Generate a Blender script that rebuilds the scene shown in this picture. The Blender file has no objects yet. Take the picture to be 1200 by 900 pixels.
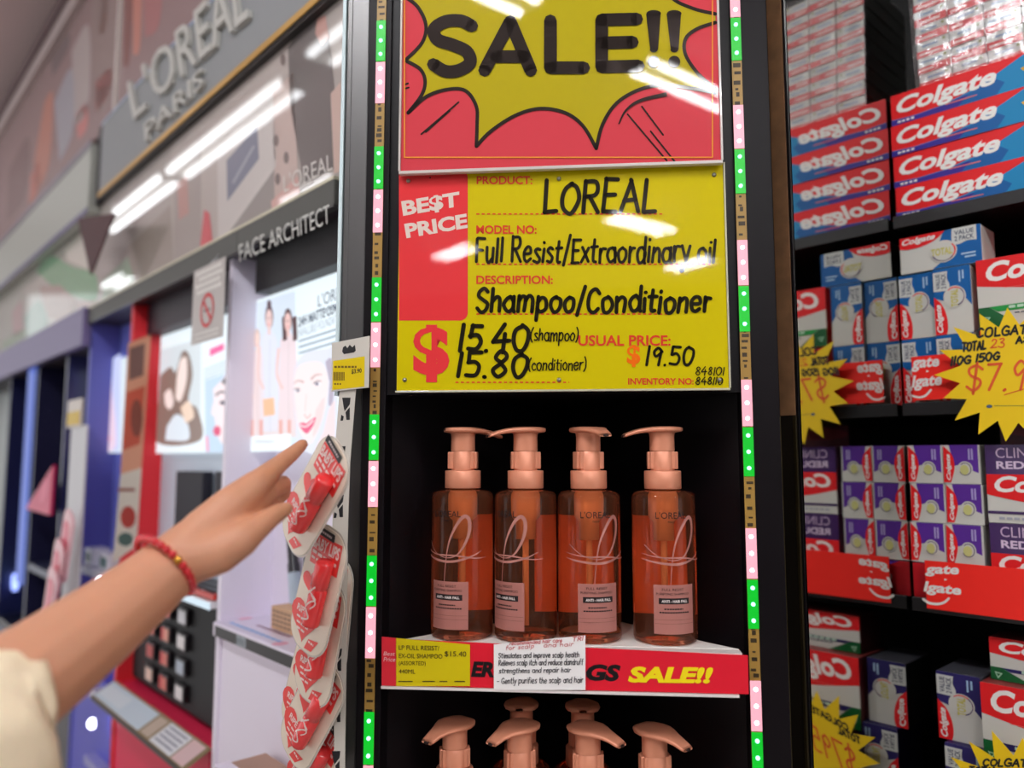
import bpy, bmesh, math, random
import numpy as np
from math import radians, sin, cos, pi, atan2, sqrt
from mathutils import Vector, Matrix
from mathutils.geometry import tessellate_polygon

random.seed(7)
SC = bpy.context.scene
COL = SC.collection

# ------------------------------------------------------------------ camera
PITCH = radians(5.6)
EYE = 1.5
cam_d = bpy.data.cameras.new('camera')
cam = bpy.data.objects.new('camera', cam_d)
COL.objects.link(cam)
cam.location = (0, 0, EYE)
cam.rotation_euler = (pi / 2 + PITCH, 0, 0)
cam_d.sensor_width = 36.0
cam_d.lens = 27.0
cam_d.clip_start = 0.01
cam_d.clip_end = 60
cam_d.dof.use_dof = True
cam_d.dof.focus_distance = 0.835
cam_d.dof.aperture_fstop = 2.3
cam_d.dof.aperture_blades = 0
SC.camera = cam

# ------------------------------------------------------------------ world and exposure
W = bpy.data.worlds.new('world')
SC.world = W
W.use_nodes = True
W.node_tree.nodes['Background'].inputs[0].default_value = (0.98, 0.99, 1.0, 1)
W.node_tree.nodes['Background'].inputs[1].default_value = 1.05
SC.view_settings.view_transform = 'Standard'
SC.view_settings.look = 'None'
SC.view_settings.gamma = 1
SC.view_settings.use_curve_mapping = False
SC.view_settings.exposure = 0.12
TUBE_POWER = 84.0
TUBE_DIM = 6.5
SC.cycles.max_bounces = 14
SC.cycles.transmission_bounces = 12
SC.cycles.transparent_max_bounces = 16
SC.cycles.caustics_reflective = False
SC.cycles.caustics_refractive = True
SC.cycles.sample_clamp_indirect = 4.0

# ------------------------------------------------------------------ materials
def lin(c):
    c = c / 255.0
    return c / 12.92 if c <= 0.04045 else ((c + 0.055) / 1.055) ** 2.4

MATS = {}
def mat(name, rgb, rough=0.5, metal=0.0, coat=0.0, emit=0.0, spec=0.5, trans=0.0, ior=1.45, alpha=1.0, noise=0.0, nscale=40.0, bump=0.0, coat_rough=0.03, sss=0.0):
    if name in MATS:
        return MATS[name]
    m = bpy.data.materials.new(name)
    m.use_nodes = True
    nt = m.node_tree
    p = nt.nodes['Principled BSDF']
    c = (lin(rgb[0]), lin(rgb[1]), lin(rgb[2]), 1)
    p.inputs['Base Color'].default_value = c
    p.inputs['Roughness'].default_value = rough
    p.inputs['Metallic'].default_value = metal
    p.inputs['Coat Weight'].default_value = coat
    p.inputs['Coat Roughness'].default_value = coat_rough
    p.inputs['Specular IOR Level'].default_value = spec
    p.inputs['Transmission Weight'].default_value = trans
    p.inputs['IOR'].default_value = ior
    p.inputs['Alpha'].default_value = alpha
    if sss:
        p.inputs['Subsurface Weight'].default_value = sss
        p.inputs['Subsurface Radius'].default_value = (0.01, 0.004, 0.002)
        p.inputs['Subsurface Scale'].default_value = 0.4
    if emit:
        p.inputs['Emission Color'].default_value = c
        p.inputs['Emission Strength'].default_value = emit
        p.inputs['Base Color'].default_value = (c[0] * .06, c[1] * .06, c[2] * .06, 1)
    if noise or bump:
        tc = nt.nodes.new('ShaderNodeTexCoord')
        n = nt.nodes.new('ShaderNodeTexNoise')
        n.inputs['Scale'].default_value = nscale
        n.inputs['Detail'].default_value = 5
        nt.links.new(tc.outputs['Object'], n.inputs['Vector'])
        if noise:
            mx = nt.nodes.new('ShaderNodeMix')
            mx.data_type = 'RGBA'
            mx.inputs[6].default_value = tuple(max(0, x * (1 - noise)) for x in c[:3]) + (1,)
            mx.inputs[7].default_value = tuple(min(1, x * (1 + noise)) for x in c[:3]) + (1,)
            nt.links.new(n.outputs['Fac'], mx.inputs[0])
            nt.links.new(mx.outputs[2], p.inputs['Base Color'])
        if bump:
            b = nt.nodes.new('ShaderNodeBump')
            b.inputs['Strength'].default_value = bump
            b.inputs['Distance'].default_value = 0.002
            nt.links.new(n.outputs['Fac'], b.inputs['Height'])
            nt.links.new(b.outputs['Normal'], p.inputs['Normal'])
    MATS[name] = m
    return m

def C(rgb, rough=0.45, **k):                      # plain printed or painted colour
    key = 'paint_%d_%d_%d_%d' % (*rgb, int(rough * 100)) + ''.join('_%s%s' % (a, b) for a, b in sorted(k.items()))
    return mat(key, rgb, rough, **k)

def LIT(rgb, s=1.0):                              # glowing colour: backlit prints, lamps and painted reflections
    return mat('backlit_%d_%d_%d_%d' % (*rgb, int(s * 100)), rgb, 0.3, emit=s)

BLACK = mat('black_laminate', (15, 12, 15), 0.4, spec=.2, noise=.2, nscale=30)
BLACKM = mat('black_matt', (12, 10, 12), 0.6)
WHITE = C((226, 222, 216))
SCREW = mat('screw_metal', (150, 145, 130), 0.35, metal=0.9)

# ------------------------------------------------------------------ frames of reference
class Frame:
    def __init__(s, ox, oy, deg):
        s.a = radians(deg)
        s.o = Vector((ox, oy, 0))
        s.X = Vector((cos(s.a), sin(s.a), 0))
        s.Y = Vector((-sin(s.a), cos(s.a), 0))
    def w(s, x, y, z):
        return s.o + s.X * x + s.Y * y + Vector((0, 0, z))
    def hit(s, px, py, Y=0.0):
        d = ray(px, py)
        oy, ox = -s.o.dot(s.Y), -s.o.dot(s.X)
        t = (Y - oy) / d.dot(s.Y)
        return ox + t * d.dot(s.X), EYE + t * d.z
    def x(s, px, py=538, Y=0.0): return s.hit(px, py, Y)[0]
    def z(s, px, py, Y=0.0): return s.hit(px, py, Y)[1]

def ray(px, py):
    xc, yc = (px - 600) / 900.0, (450 - py) / 900.0
    return Vector((xc, cos(PITCH) - sin(PITCH) * yc, sin(PITCH) + cos(PITCH) * yc))

def at(px, py, t):
    return Vector((0, 0, EYE)) + ray(px, py) * t

ST = Frame(.058, .82, -5.2)       # display column, X right, Y into it
LF = Frame(-.237, 1.05, -47.5)    # cosmetics run on the left
RT = Frame(.537, 1.05, -47.5)     # toothpaste shelves on the right
WD = Frame(0, 0, 0)

# ------------------------------------------------------------------ mesh builder
class MB:
    def __init__(s):
        s.v, s.f, s.mi, s.mats, s.sm = [], [], [], [], []
    def m(s, material):
        if material not in s.mats:
            s.mats.append(material)
        return s.mats.index(material)
    def add(s, verts, faces, material, smooth=False):
        k, b = s.m(material), len(s.v)
        s.v += [Vector(v) for v in verts]
        for f in faces:
            s.f.append([i + b for i in f]); s.mi.append(k); s.sm.append(smooth)
    def bm(s, bm, material, smooth=False, mtx=None):
        bm.verts.index_update()
        vs = [(mtx @ v.co) if mtx else v.co.copy() for v in bm.verts]
        s.add(vs, [[v.index for v in f.verts] for f in bm.faces], material, smooth)
        bm.free()
    def box(s, x0, x1, y0, y1, z0, z1, material, bev=0.0, mtx=None, seg=2):
        bm = bmesh.new()
        bmesh.ops.create_cube(bm, size=1)
        for v in bm.verts:
            v.co = Vector(((x0 + x1) / 2 + v.co.x * (x1 - x0), (y0 + y1) / 2 + v.co.y * (y1 - y0), (z0 + z1) / 2 + v.co.z * (z1 - z0)))
        if bev:
            bmesh.ops.bevel(bm, geom=list(bm.edges), offset=bev, segments=seg, profile=.5, affect='EDGES')
        s.bm(bm, material, False, mtx)
    def lathe(s, prof, material, n=40, c=(0, 0, 0), smooth=True, cap=True, mtx=None):
        vs, fs = [], []
        for (r, z) in prof:
            for i in range(n):
                a = 2 * pi * i / n
                vs.append(Vector((c[0] + r * cos(a), c[1] + r * sin(a), c[2] + z)))
        for j in range(len(prof) - 1):
            for i in range(n):
                k = (i + 1) % n
                fs.append([j * n + i, j * n + k, (j + 1) * n + k, (j + 1) * n + i])
        if cap:
            fs.append(list(range(n))[::-1])
            fs.append([(len(prof) - 1) * n + i for i in range(n)])
        if mtx: vs = [mtx @ v for v in vs]
        s.add(vs, fs, material, smooth)
    def tube(s, pts, r, material, n=12, smooth=True):
        pts = [Vector(p) for p in pts]
        rs = r if isinstance(r, (list, tuple)) else [r] * len(pts)
        vs, fs = [], []
        up = None
        for i, p in enumerate(pts):
            d = (pts[min(i + 1, len(pts) - 1)] - pts[max(i - 1, 0)]).normalized()
            if up is None:
                up = Vector((0, 0, 1)) if abs(d.z) < .9 else Vector((1, 0, 0))
            a = d.cross(up).normalized(); up2 = a.cross(d).normalized(); up = up2
            for k in range(n):
                t = 2 * pi * k / n
                vs.append(p + (a * cos(t) + up2 * sin(t)) * rs[i])
        for i in range(len(pts) - 1):
            for k in range(n):
                q = (k + 1) % n
                fs.append([i * n + k, i * n + q, (i + 1) * n + q, (i + 1) * n + k])
        fs.append(list(range(n))[::-1]); fs.append([(len(pts) - 1) * n + k for k in range(n)])
        s.add(vs, fs, material, smooth)
    def prism(s, outline, y0, y1, material, smooth=False):      # outline in (x, z), extruded along y
        n = len(outline)
        vs = [Vector((x, y0, z)) for x, z in outline] + [Vector((x, y1, z)) for x, z in outline]
        tri = tessellate_polygon([[Vector((x, z, 0)) for x, z in outline]])
        fs = [list(t) for t in tri] + [[i + n for i in t][::-1] for t in tri]
        fs += [[i, (i + 1) % n, n + (i + 1) % n, n + i] for i in range(n)]
        s.add(vs, fs, material, smooth)
    def build(s, name, parent=None, frame=None, loc=None, rot=None):
        me = bpy.data.meshes.new(name)
        me.from_pydata([tuple(v) for v in s.v], [], s.f)
        for m_ in s.mats: me.materials.append(m_)
        me.polygons.foreach_set('material_index', s.mi)
        me.polygons.foreach_set('use_smooth', s.sm)
        me.update()
        o = bpy.data.objects.new(name, me)
        COL.objects.link(o)
        if parent is not None: o.parent = parent
        if loc is not None:
            o.location = frame.w(*loc) if frame else Vector(loc)
        if rot is not None: o.rotation_euler = rot
        elif frame is not None and parent is None: o.rotation_euler = (0, 0, frame.a)
        return o

def tag(o, label=None, cat=None, group=None, kind=None):
    if label: o['label'] = label
    if cat: o['category'] = cat
    if group: o['group'] = group
    if kind: o['kind'] = kind
    return o

def thing(name, label, cat, frame, loc, group=None, rot=None):
    o = bpy.data.objects.new(name, None)
    o.empty_display_size = .02
    COL.objects.link(o)
    o.location = frame.w(*loc)
    o.rotation_euler = rot if rot is not None else (0, 0, frame.a)
    return tag(o, label, cat, group)

def copy_thing(o, parent=None):
    c = o.copy(); COL.objects.link(c)
    if parent is not None: c.parent = parent
    for ch in list(o.children): copy_thing(ch, c)
    return c

# ------------------------------------------------------------------ printing on surfaces
EPS = 0.0003
TXT = {}
def glyphs(st, bold=0.0, shear=0.0):
    key = (st, bold, shear)
    if key not in TXT:
        cu = bpy.data.curves.new('lettering', 'FONT')
        cu.body = st; cu.offset = bold; cu.shear = shear; cu.resolution_u = 3; cu.fill_mode = 'FRONT'
        o = bpy.data.objects.new('lettering', cu)
        COL.objects.link(o)
        dg = bpy.context.evaluated_depsgraph_get()
        me = bpy.data.meshes.new_from_object(o.evaluated_get(dg))
        vs = [(v.co.x, v.co.y) for v in me.vertices]
        fs = [list(p.vertices) for p in me.polygons]
        bpy.data.objects.remove(o); bpy.data.meshes.remove(me); bpy.data.curves.remove(cu)
        xs = [v[0] for v in vs]; ys = [v[1] for v in vs]
        TXT[key] = (vs, fs, (min(xs), max(xs), min(ys), max(ys)))
    return TXT[key]

def smooth_line(p, k=6):
    if len(p) < 3: return list(p)
    out = []
    for i in range(len(p) - 1):
        a, b, c, d = p[max(i - 1, 0)], p[i], p[i + 1], p[min(i + 2, len(p) - 1)]
        for j in range(k):
            t = j / k
            out.append(tuple(.5 * (2 * b[q] + (c[q] - a[q]) * t + (2 * a[q] - 5 * b[q] + 4 * c[q] - d[q]) * t * t + (3 * b[q] - a[q] - 3 * c[q] + d[q]) * t ** 3) for q in (0, 1)))
    out.append(tuple(p[-1]))
    return out

def quad(u0, v0, u1, v1):       # corners top-left, top-right, bottom-right, bottom-left
    return [(u0, v0), (u1, v0), (u1, v1), (u0, v1)]

def bil(q, s, t):               # s right, t down
    return tuple((q[0][k] * (1 - s) + q[1][k] * s) * (1 - t) + (q[3][k] * (1 - s) + q[2][k] * s) * t for k in (0, 1))

class Sheet:
    """Draws flat print in the coordinates of fn(u, v, layer) -> local point."""
    def __init__(s, mb, fn): s.mb, s.fn = mb, fn
    def poly(s, pts, material, layer=1):
        tri = tessellate_polygon([[Vector((a, b, 0)) for a, b in pts]])
        s.mb.add([s.fn(a, b, layer) for a, b in pts], [list(t) for t in tri], material)
    def grid(s, q, material, layer=1, nu=8, nv=1):
        vs = [s.fn(*bil(q, i / nu, j / nv), layer) for j in range(nv + 1) for i in range(nu + 1)]
        fs = [[j * (nu + 1) + i, j * (nu + 1) + i + 1, (j + 1) * (nu + 1) + i + 1, (j + 1) * (nu + 1) + i] for j in range(nv) for i in range(nu)]
        s.mb.add(vs, fs, material)
    def rect(s, u0, v0, u1, v1, material, layer=1): s.poly(quad(u0, v0, u1, v1), material, layer)
    def ell(s, cu, cv, ru, rv, material, layer=1, rot=0, n=28, a0=0, a1=360):
        pts = []
        for i in range(n):
            a = radians(a0 + (a1 - a0) * i / (n if a1 - a0 == 360 else n - 1))
            x, y = ru * cos(a), rv * sin(a)
            pts.append((cu + x * cos(rot) - y * sin(rot), cv + x * sin(rot) + y * cos(rot)))
        s.poly(pts, material, layer)
    def stroke(s, pts, width, material, layer=1, smooth=True, cap=True, taper=None):
        p = smooth_line(pts) if smooth else list(pts)
        p = [p[0]] + [b for a, b in zip(p, p[1:]) if abs(a[0] - b[0]) + abs(a[1] - b[1]) > 1e-9]
        if len(p) < 2: return
        n = len(p); L, R_ = [], []
        for i in range(n):
            a, b = p[max(i - 1, 0)], p[min(i + 1, n - 1)]
            dx, dy = b[0] - a[0], b[1] - a[1]
            l = sqrt(dx * dx + dy * dy) or 1
            w = width / 2 * (taper(i / (n - 1)) if taper else 1)
            L.append((p[i][0] - dy / l * w, p[i][1] + dx / l * w)); R_.append((p[i][0] + dy / l * w, p[i][1] - dx / l * w))
        vs = [s.fn(a, b, layer) for a, b in L + R_]
        fs = [[i, i + 1, n + i + 1, n + i] for i in range(n - 1)]
        s.mb.add(vs, fs, material)
        if cap and not taper:
            for e in (p[0], p[-1]): s.ell(e[0], e[1], width / 2, width / 2, material, layer, n=8)
    def text(s, st, q, material, layer=1, bold=0.0, shear=0.0):
        if not isinstance(q[0], (tuple, list)): q = quad(*q)
        vs, fs, (x0, x1, y0, y1) = glyphs(st, bold, shear)
        out = [s.fn(*bil(q, (x - x0) / (x1 - x0), 1 - (y - y0) / (y1 - y0)), layer) for x, y in vs]
        s.mb.add(out, fs, material)
    def dashes(s, u0, u1, v, dash, gap, width, material, layer=1):
        u = u0
        while u < u1:
            s.rect(u, v - width / 2, min(u + dash, u1), v + width / 2, material, layer); u += dash + gap
    def hand(s, st, q, width, material, layer=1, seed=1, jit=.026, slant=.1):
        """Handwriting: strokes of the pen alphabet fitted into quad q (cap top to baseline)."""
        if not isinstance(q[0], (tuple, list)): q = quad(*q)
        rnd = random.Random(seed)
        x, strokes = 0.0, []; sc, up = 1.0, 0.0
        for ch in st:
            if ch == ' ': x += .38; continue
            wd, ss = PEN[ch]
            for pl in ss:
                strokes.append([(x + a * sc + slant * b + rnd.uniform(-jit, jit), b * sc + up + rnd.uniform(-jit, jit)) for a, b in pl])
            x += wd * sc + .16; sc = rnd.uniform(.94, 1.07); up = rnd.uniform(-.035, .035)
        x -= .16
        for pl in strokes:
            pp = smooth_line(pl, 5)
            s.stroke([bil(q, a / x, 1 - b) for a, b in pp], width, material, layer, smooth=False)

# single-stroke pen alphabet: width, strokes (baseline 0, cap height 1)
_O = [(.3, .62), (.1, .55), (.02, .3), (.14, .04), (.32, .02), (.46, .18), (.46, .42), (.32, .61)]
def _c(p, dx=0, dy=0): return [(a + dx, b + dy) for a, b in p]
PEN = {
 'A': (.6, [[(0, 0), (.3, 1)], [(.3, 1), (.6, 0)], [(.1, .36), (.5, .36)]]),
 'B': (.52, [[(.05, 0), (.05, 1)], [(.05, 1), (.34, .98), (.44, .78), (.34, .56), (.06, .52)], [(.06, .52), (.4, .5), (.52, .26), (.38, .02), (.05, 0)]]),
 'C': (.56, [[(.54, .84), (.35, 1), (.12, .85), (.02, .45), (.14, .1), (.34, 0), (.56, .16)]]),
 'D': (.58, [[(.05, 0), (.05, 1)], [(.05, 1), (.4, .9), (.57, .5), (.4, .1), (.05, 0)]]),
 'E': (.48, [[(.05, 0), (.05, 1)], [(.05, 1), (.48, 1)], [(.05, .52), (.42, .52)], [(.05, 0), (.48, 0)]]),
 'F': (.46, [[(.05, 0), (.05, 1)], [(.05, 1), (.48, 1)], [(.05, .52), (.4, .52)]]),
 'G': (.62, [[(.56, .84), (.36, 1), (.12, .82), (.02, .45), (.14, .1), (.36, 0), (.56, .1), (.6, .42)], [(.36, .42), (.62, .42)]]),
 'I': (.1, [[(.05, 0), (.05, 1)]]),
 'L': (.46, [[(.05, 1), (.05, 0)], [(.05, 0), (.46, .02)]]),
 'N': (.56, [[(.05, 0), (.05, 1)], [(.05, 1), (.52, 0)], [(.52, 0), (.52, 1)]]),
 'O': (.64, [[(.32, 1), (.1, .85), (.02, .5), (.1, .14), (.32, 0), (.54, .14), (.62, .5), (.54, .86), (.32, 1)]]),
 'R': (.54, [[(.05, 0), (.05, 1)], [(.05, 1), (.38, .97), (.48, .74), (.36, .52), (.06, .5)], [(.2, .5), (.54, 0)]]),
 'S': (.5, [[(.48, .86), (.3, 1), (.08, .9), (.08, .66), (.3, .52), (.48, .34), (.42, .08), (.22, 0), (.02, .14)]]),
 'T': (.56, [[(0, 1), (.56, 1)], [(.28, 1), (.28, 0)]]),
 'V': (.54, [[(0, 1), (.27, 0)], [(.27, 0), (.54, 1)]]),
 'a': (.5, [_O, [(.46, .62), (.46, .12), (.52, 0)]]),
 'b': (.48, [[(.04, 1), (.04, 0)], [(.04, .4), (.2, .62), (.42, .5), (.44, .16), (.24, 0), (.05, .12)]]),
 'c': (.42, [[(.42, .52), (.24, .62), (.04, .42), (.04, .16), (.22, 0), (.42, .1)]]),
 'd': (.5, [_O, [(.47, 1), (.47, .1), (.52, 0)]]),
 'e': (.46, [[(.04, .32), (.42, .36), (.38, .58), (.2, .62), (.03, .4), (.06, .1), (.24, 0), (.44, .12)]]),
 'f': (.34, [[(.36, .94), (.22, 1), (.14, .82), (.13, 0)], [(0, .58), (.32, .6)]]),
 'g': (.5, [_O, [(.47, .62), (.46, -.2), (.28, -.36), (.06, -.26)]]),
 'h': (.46, [[(.04, 1), (.04, 0)], [(.05, .4), (.24, .62), (.4, .5), (.42, 0)]]),
 'i': (.1, [[(.05, .6), (.05, 0)], [(.05, .84), (.06, .88)]]),
 'k': (.42, [[(.04, 1), (.04, 0)], [(.38, .62), (.06, .28)], [(.14, .34), (.42, 0)]]),
 'l': (.1, [[(.05, 1), (.05, 0)]]),
 'm': (.72, [[(.04, .62), (.04, 0)], [(.05, .42), (.2, .62), (.34, .5), (.35, 0)], [(.36, .42), (.52, .62), (.66, .5), (.68, 0)]]),
 'n': (.46, [[(.04, .62), (.04, 0)], [(.05, .4), (.24, .62), (.4, .5), (.42, 0)]]),
 'o': (.48, [[(.26, .62), (.06, .5), (.02, .26), (.14, .02), (.34, .02), (.47, .24), (.42, .5), (.24, .62)]]),
 'p': (.48, [[(.04, .62), (.04, -.36)], [(.04, .4), (.2, .62), (.42, .52), (.44, .18), (.24, 0), (.05, .12)]]),
 'r': (.32, [[(.04, .62), (.04, 0)], [(.05, .36), (.16, .58), (.34, .6)]]),
 's': (.38, [[(.36, .54), (.2, .62), (.06, .5), (.2, .34), (.36, .18), (.26, .02), (.02, .06)]]),
 't': (.34, [[(.15, .92), (.14, .1), (.32, .02)], [(0, .62), (.34, .64)]]),
 'u': (.46, [[(.03, .62), (.05, .14), (.2, 0), (.4, .2)], [(.42, .62), (.42, 0)]]),
 'v': (.4, [[(0, .62), (.2, 0)], [(.2, 0), (.4, .62)]]),
 'x': (.4, [[(0, .62), (.4, 0)], [(.4, .62), (0, 0)]]),
 'y': (.42, [[(0, .62), (.22, .06)], [(.42, .62), (.14, -.34), (.0, -.34)]]),
 'z': (.4, [[(0, .62), (.4, .62)], [(.4, .62), (0, 0)], [(0, 0), (.42, 0)]]),
 '0': (.56, [[(.28, 1), (.07, .8), (.02, .4), (.16, .04), (.36, .04), (.53, .4), (.5, .8), (.28, 1)]]),
 '1': (.14, [[(.1, 1), (.05, 0)]]),
 '2': (.5, [[(.04, .8), (.2, 1), (.44, .86), (.38, .5), (.02, 0)], [(.02, 0), (.5, .02)]]),
 '3': (.46, [[(.04, .9), (.26, 1), (.42, .8), (.18, .54)], [(.18, .54), (.44, .42), (.42, .1), (.2, 0), (.0, .12)]]),
 '4': (.56, [[(.34, 1), (.0, .36)], [(0, .36), (.56, .38)], [(.4, .66), (.38, -.04)]]),
 '5': (.48, [[(.1, 1), (.06, .56)], [(.1, 1), (.48, 1)], [(.06, .56), (.32, .6), (.46, .36), (.34, .06), (.02, .06)]]),
 '6': (.48, [[(.4, 1), (.1, .6), (.04, .2), (.24, 0), (.44, .2), (.34, .46), (.08, .34)]]),
 '7': (.5, [[(0, 1), (.5, 1)], [(.5, 1), (.16, 0)]]),
 '8': (.5, [[(.27, .54), (.08, .74), (.26, 1), (.44, .78), (.27, .54), (.04, .26), (.24, 0), (.46, .22), (.27, .54)]]),
 '9': (.46, [[(.42, .8), (.22, 1), (.04, .76), (.18, .5), (.42, .74)], [(.43, .86), (.34, 0)]]),
 '.': (.1, [[(.04, .0), (.06, .03)]]), '-': (.36, [[(.02, .36), (.34, .36)]]), '/': (.3, [[(.02, -.12), (.3, 1.08)]]),
 '(': (.22, [[(.22, 1.05), (.04, .72), (.04, .22), (.2, -.12)]]), ')': (.22, [[(.0, 1.05), (.18, .72), (.18, .22), (.02, -.12)]]),
 '$': (.5, [[(.48, .84), (.28, .98), (.06, .84), (.1, .62), (.42, .42), (.46, .18), (.24, .0), (.0, .14)], [(.26, 1.12), (.24, -.12)]]),
}

def pixsheet(mb, fr, Y, root, out=1.0):
    """A sheet on the plane Y of frame fr, addressed by where its points stand in the view; root = local origin."""
    def fn(u, v, l):
        yy = Y - l * EPS * out
        X, Z = fr.hit(u, v, Y)
        return Vector((X - root[0], yy - root[1], Z - root[2]))
    return Sheet(mb, fn)

def flat(mb, o, U, V, N):
    """A sheet with origin o, right U, up V and outward N (v counts upwards)."""
    o, U, V, N = Vector(o), Vector(U), Vector(V), Vector(N)
    return Sheet(mb, lambda u, v, l: o + U * u + V * v + N * (l * EPS))

def roundrect(x0, z0, x1, z1, r, n=6, corners='1111'):
    pts = []
    for k, (cx, cz, a0) in enumerate(((x1 - r, z1 - r, 0), (x0 + r, z1 - r, 90), (x0 + r, z0 + r, 180), (x1 - r, z0 + r, 270))):
        if corners[k] == '0':
            pts.append(((x1, z1), (x0, z1), (x0, z0), (x1, z0))[k]); continue
        for i in range(n + 1):
            a = radians(a0 + 90 * i / n)
            pts.append((cx + r * cos(a), cz + r * sin(a)))
    return pts

def vprism(mb, outline, z0, z1, material):                  # outline in (x, y), extruded upwards
    n = len(outline)
    vs = [Vector((x, y, z0)) for x, y in outline] + [Vector((x, y, z1)) for x, y in outline]
    tri = tessellate_polygon([[Vector((x, y, 0)) for x, y in outline]])
    fs = [list(t)[::-1] for t in tri] + [[i + n for i in t] for t in tri] + [[i, (i + 1) % n, n + (i + 1) % n, n + i] for i in range(n)]
    mb.add(vs, fs, material)

# ================================================================== the room
def struct(name, mb, frame=None, loc=None, label=None):
    o = mb.build(name, None, frame, loc)
    return tag(o, label, name.split('_')[0], kind='structure')

FLOORM = mat('floor_tile', (196, 190, 182), 0.25, noise=.06, nscale=3)
CEILM = mat('ceiling_paint', (205, 182, 182), 0.8)
WALLM = mat('wall_paint', (150, 140, 138), 0.8)
m_ = MB(); m_.box(-6, 4, -6, 6, -.05, 0, FLOORM); struct('floor', m_, WD, (0, 0, 0), 'pale tiled shop floor')
m_ = MB(); m_.box(-6, 4, -6, 6, 0, .05, CEILM); struct('ceiling', m_, WD, (0, 0, 3.06), 'dusky pink white shop ceiling')
m_ = MB(); m_.box(-6.2, .492, 0, .05, 0, 3.06, C((96, 84, 84), .8)); struct('wall_left', m_, LF, (0, .42, 0), 'shop wall behind the cosmetics run')
m_ = MB(); m_.box(-.35, 2.6, 0, .05, 0, 3.06, C((26, 24, 26), .8)); struct('wall_right', m_, RT, (0, .44, 0), 'dark shop wall behind the toothpaste shelves')
m_ = MB(); m_.box(-6, 4, 0, .05, 0, 3.06, C((170, 164, 164), .8)); struct('wall_far', m_, WD, (0, 5.95, 0), 'pale far wall of the shop')
m_ = MB(); m_.box(-2.6, 2.6, -.05, 0, 0, 2.45, C((46, 45, 46), .8)); struct('wall_light_block', m_, WD, (.3, -2.6, 0), 'unseen dark wall added behind the camera to block light')  # unseen wall added behind the camera, cuts low light and darkens reflections

TUBE = mat('fluorescent_tube', (250, 252, 255), .4, emit=TUBE_POWER)
TUBED = mat('fluorescent_tube_dim', (250, 252, 255), .4, emit=TUBE_DIM)
def ceiling_light(x, y, length, ang, label, TUBE=TUBE):
    t = thing('ceiling_light', label, 'ceiling light', WD, (x, y, 2.985), 'fluorescent ceiling lights', (0, 0, ang))
    h = MB(); h.box(-length / 2 - .03, length / 2 + .03, -.07, .07, .03, .075, WHITE, .006)
    for e in (-1, 1):
        h.box(e * (length / 2 + .005) - .015, e * (length / 2 + .005) + .015, -.06, .06, 0, .034, WHITE, .004)
    h.build('housing', t)
    for s_ in (-1, 1):
        b = MB(); b.tube([(-length / 2, s_ * .048, .015), (length / 2, s_ * .048, .015)], .0135, TUBE, 12); b.build('tube', t)
FA = LF.a
for (x, y, l, a) in ((-2.53, 2.34, 1.32, FA), (-3.45, 3.35, 1.25, FA), (-1.50, 1.24, 1.2, FA), (-.62, -.37, 1.15, FA), (.50, -1.66, 1.16, FA),
                     (.08, -3.25, .56, FA), (-1.24, -3.69, .46, FA + pi / 2), (.46, -4.34, .42, FA + pi / 2), (-3.3, 2.2, .6, FA), (-5.3, 4.6, .6, FA),
                     (1.6, -.9, 1.2, FA), (1.9, -3.0, 1.2, FA)):
    ceiling_light(x, y, l, a, 'twin tube fluorescent ceiling light above the shop aisle', TUBED if x < -1.3 and y > 1 else TUBE)

# ================================================================== the black display column
Zs = lambda px, py, Y=0: ST.hit(px, py, Y)[1]
Xs = lambda px, py, Y=0: ST.hit(px, py, Y)[0]
col = thing('display_column', 'black corner display column with lit edges holding pump bottles', 'display stand', ST, (0, 0, 0))
XL, XR, XO = -.2235, .2222, .197
POSTM = mat('post_black', (16, 12, 15), .4, spec=.15, noise=.15, nscale=60)
for (a, b) in ((XL, -XO), (XO - .012, XR)):
    p = MB(); p.box(a, b, 0, .03, 0, 2.62, POSTM, .0006); p.build('post', col)
for s_ in (-1, 1):
    p = MB(); vprism(p, [(s_ * (XO if s_ < 0 else XO - .012), .03), (s_ * .012, .232), (s_ * .0, .25), (s_ * (XO + .02), .03)][::s_], .08, 2.6, POSTM); p.build('side_panel', col)
p = MB(); vprism(p, [(-XO, .004), (XO - .012, .004), (XO - .03, .03), (.02, .205), (-.02, .205), (-XO + .015, .03)], Zs(660, 461), 2.6, BLACK); p.build('header_panel', col)
p = MB(); vprism(p, [(XL, .0), (XR, .0), (.02, .235), (-.02, .235)], 0, .08, BLACKM); p.build('plinth', col)

# grey upright at the column's outer edge
p = MB(); x0, x1 = Xs(401, 200), Xs(429.5, 200)
GREYM = mat('brushed_upright', (98, 97, 97), .36, metal=.9)
p.box(x0, XL - .0012, .006, .028, 0, 2.62, GREYM, .0015)
p.box(x0 + .006, x0 + .0068, .0052, .0062, 0, 2.62, C((90, 90, 90)))
tag(p.build('upright_trim', None, ST, (0, 0, 0)), 'grey brushed metal upright along the outer edge of the black column', 'upright')
p = MB(); p.box(x0 - .005, x0 - .0006, .004, .03, 1.57, 2.62, mat('pale_acrylic', (214, 232, 236), .15, coat=.6), .001)
tag(p.build('acrylic_edge_strip', None, ST, (0, 0, 0)), 'thin pale acrylic strip beside the grey upright', 'edge strip')

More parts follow.
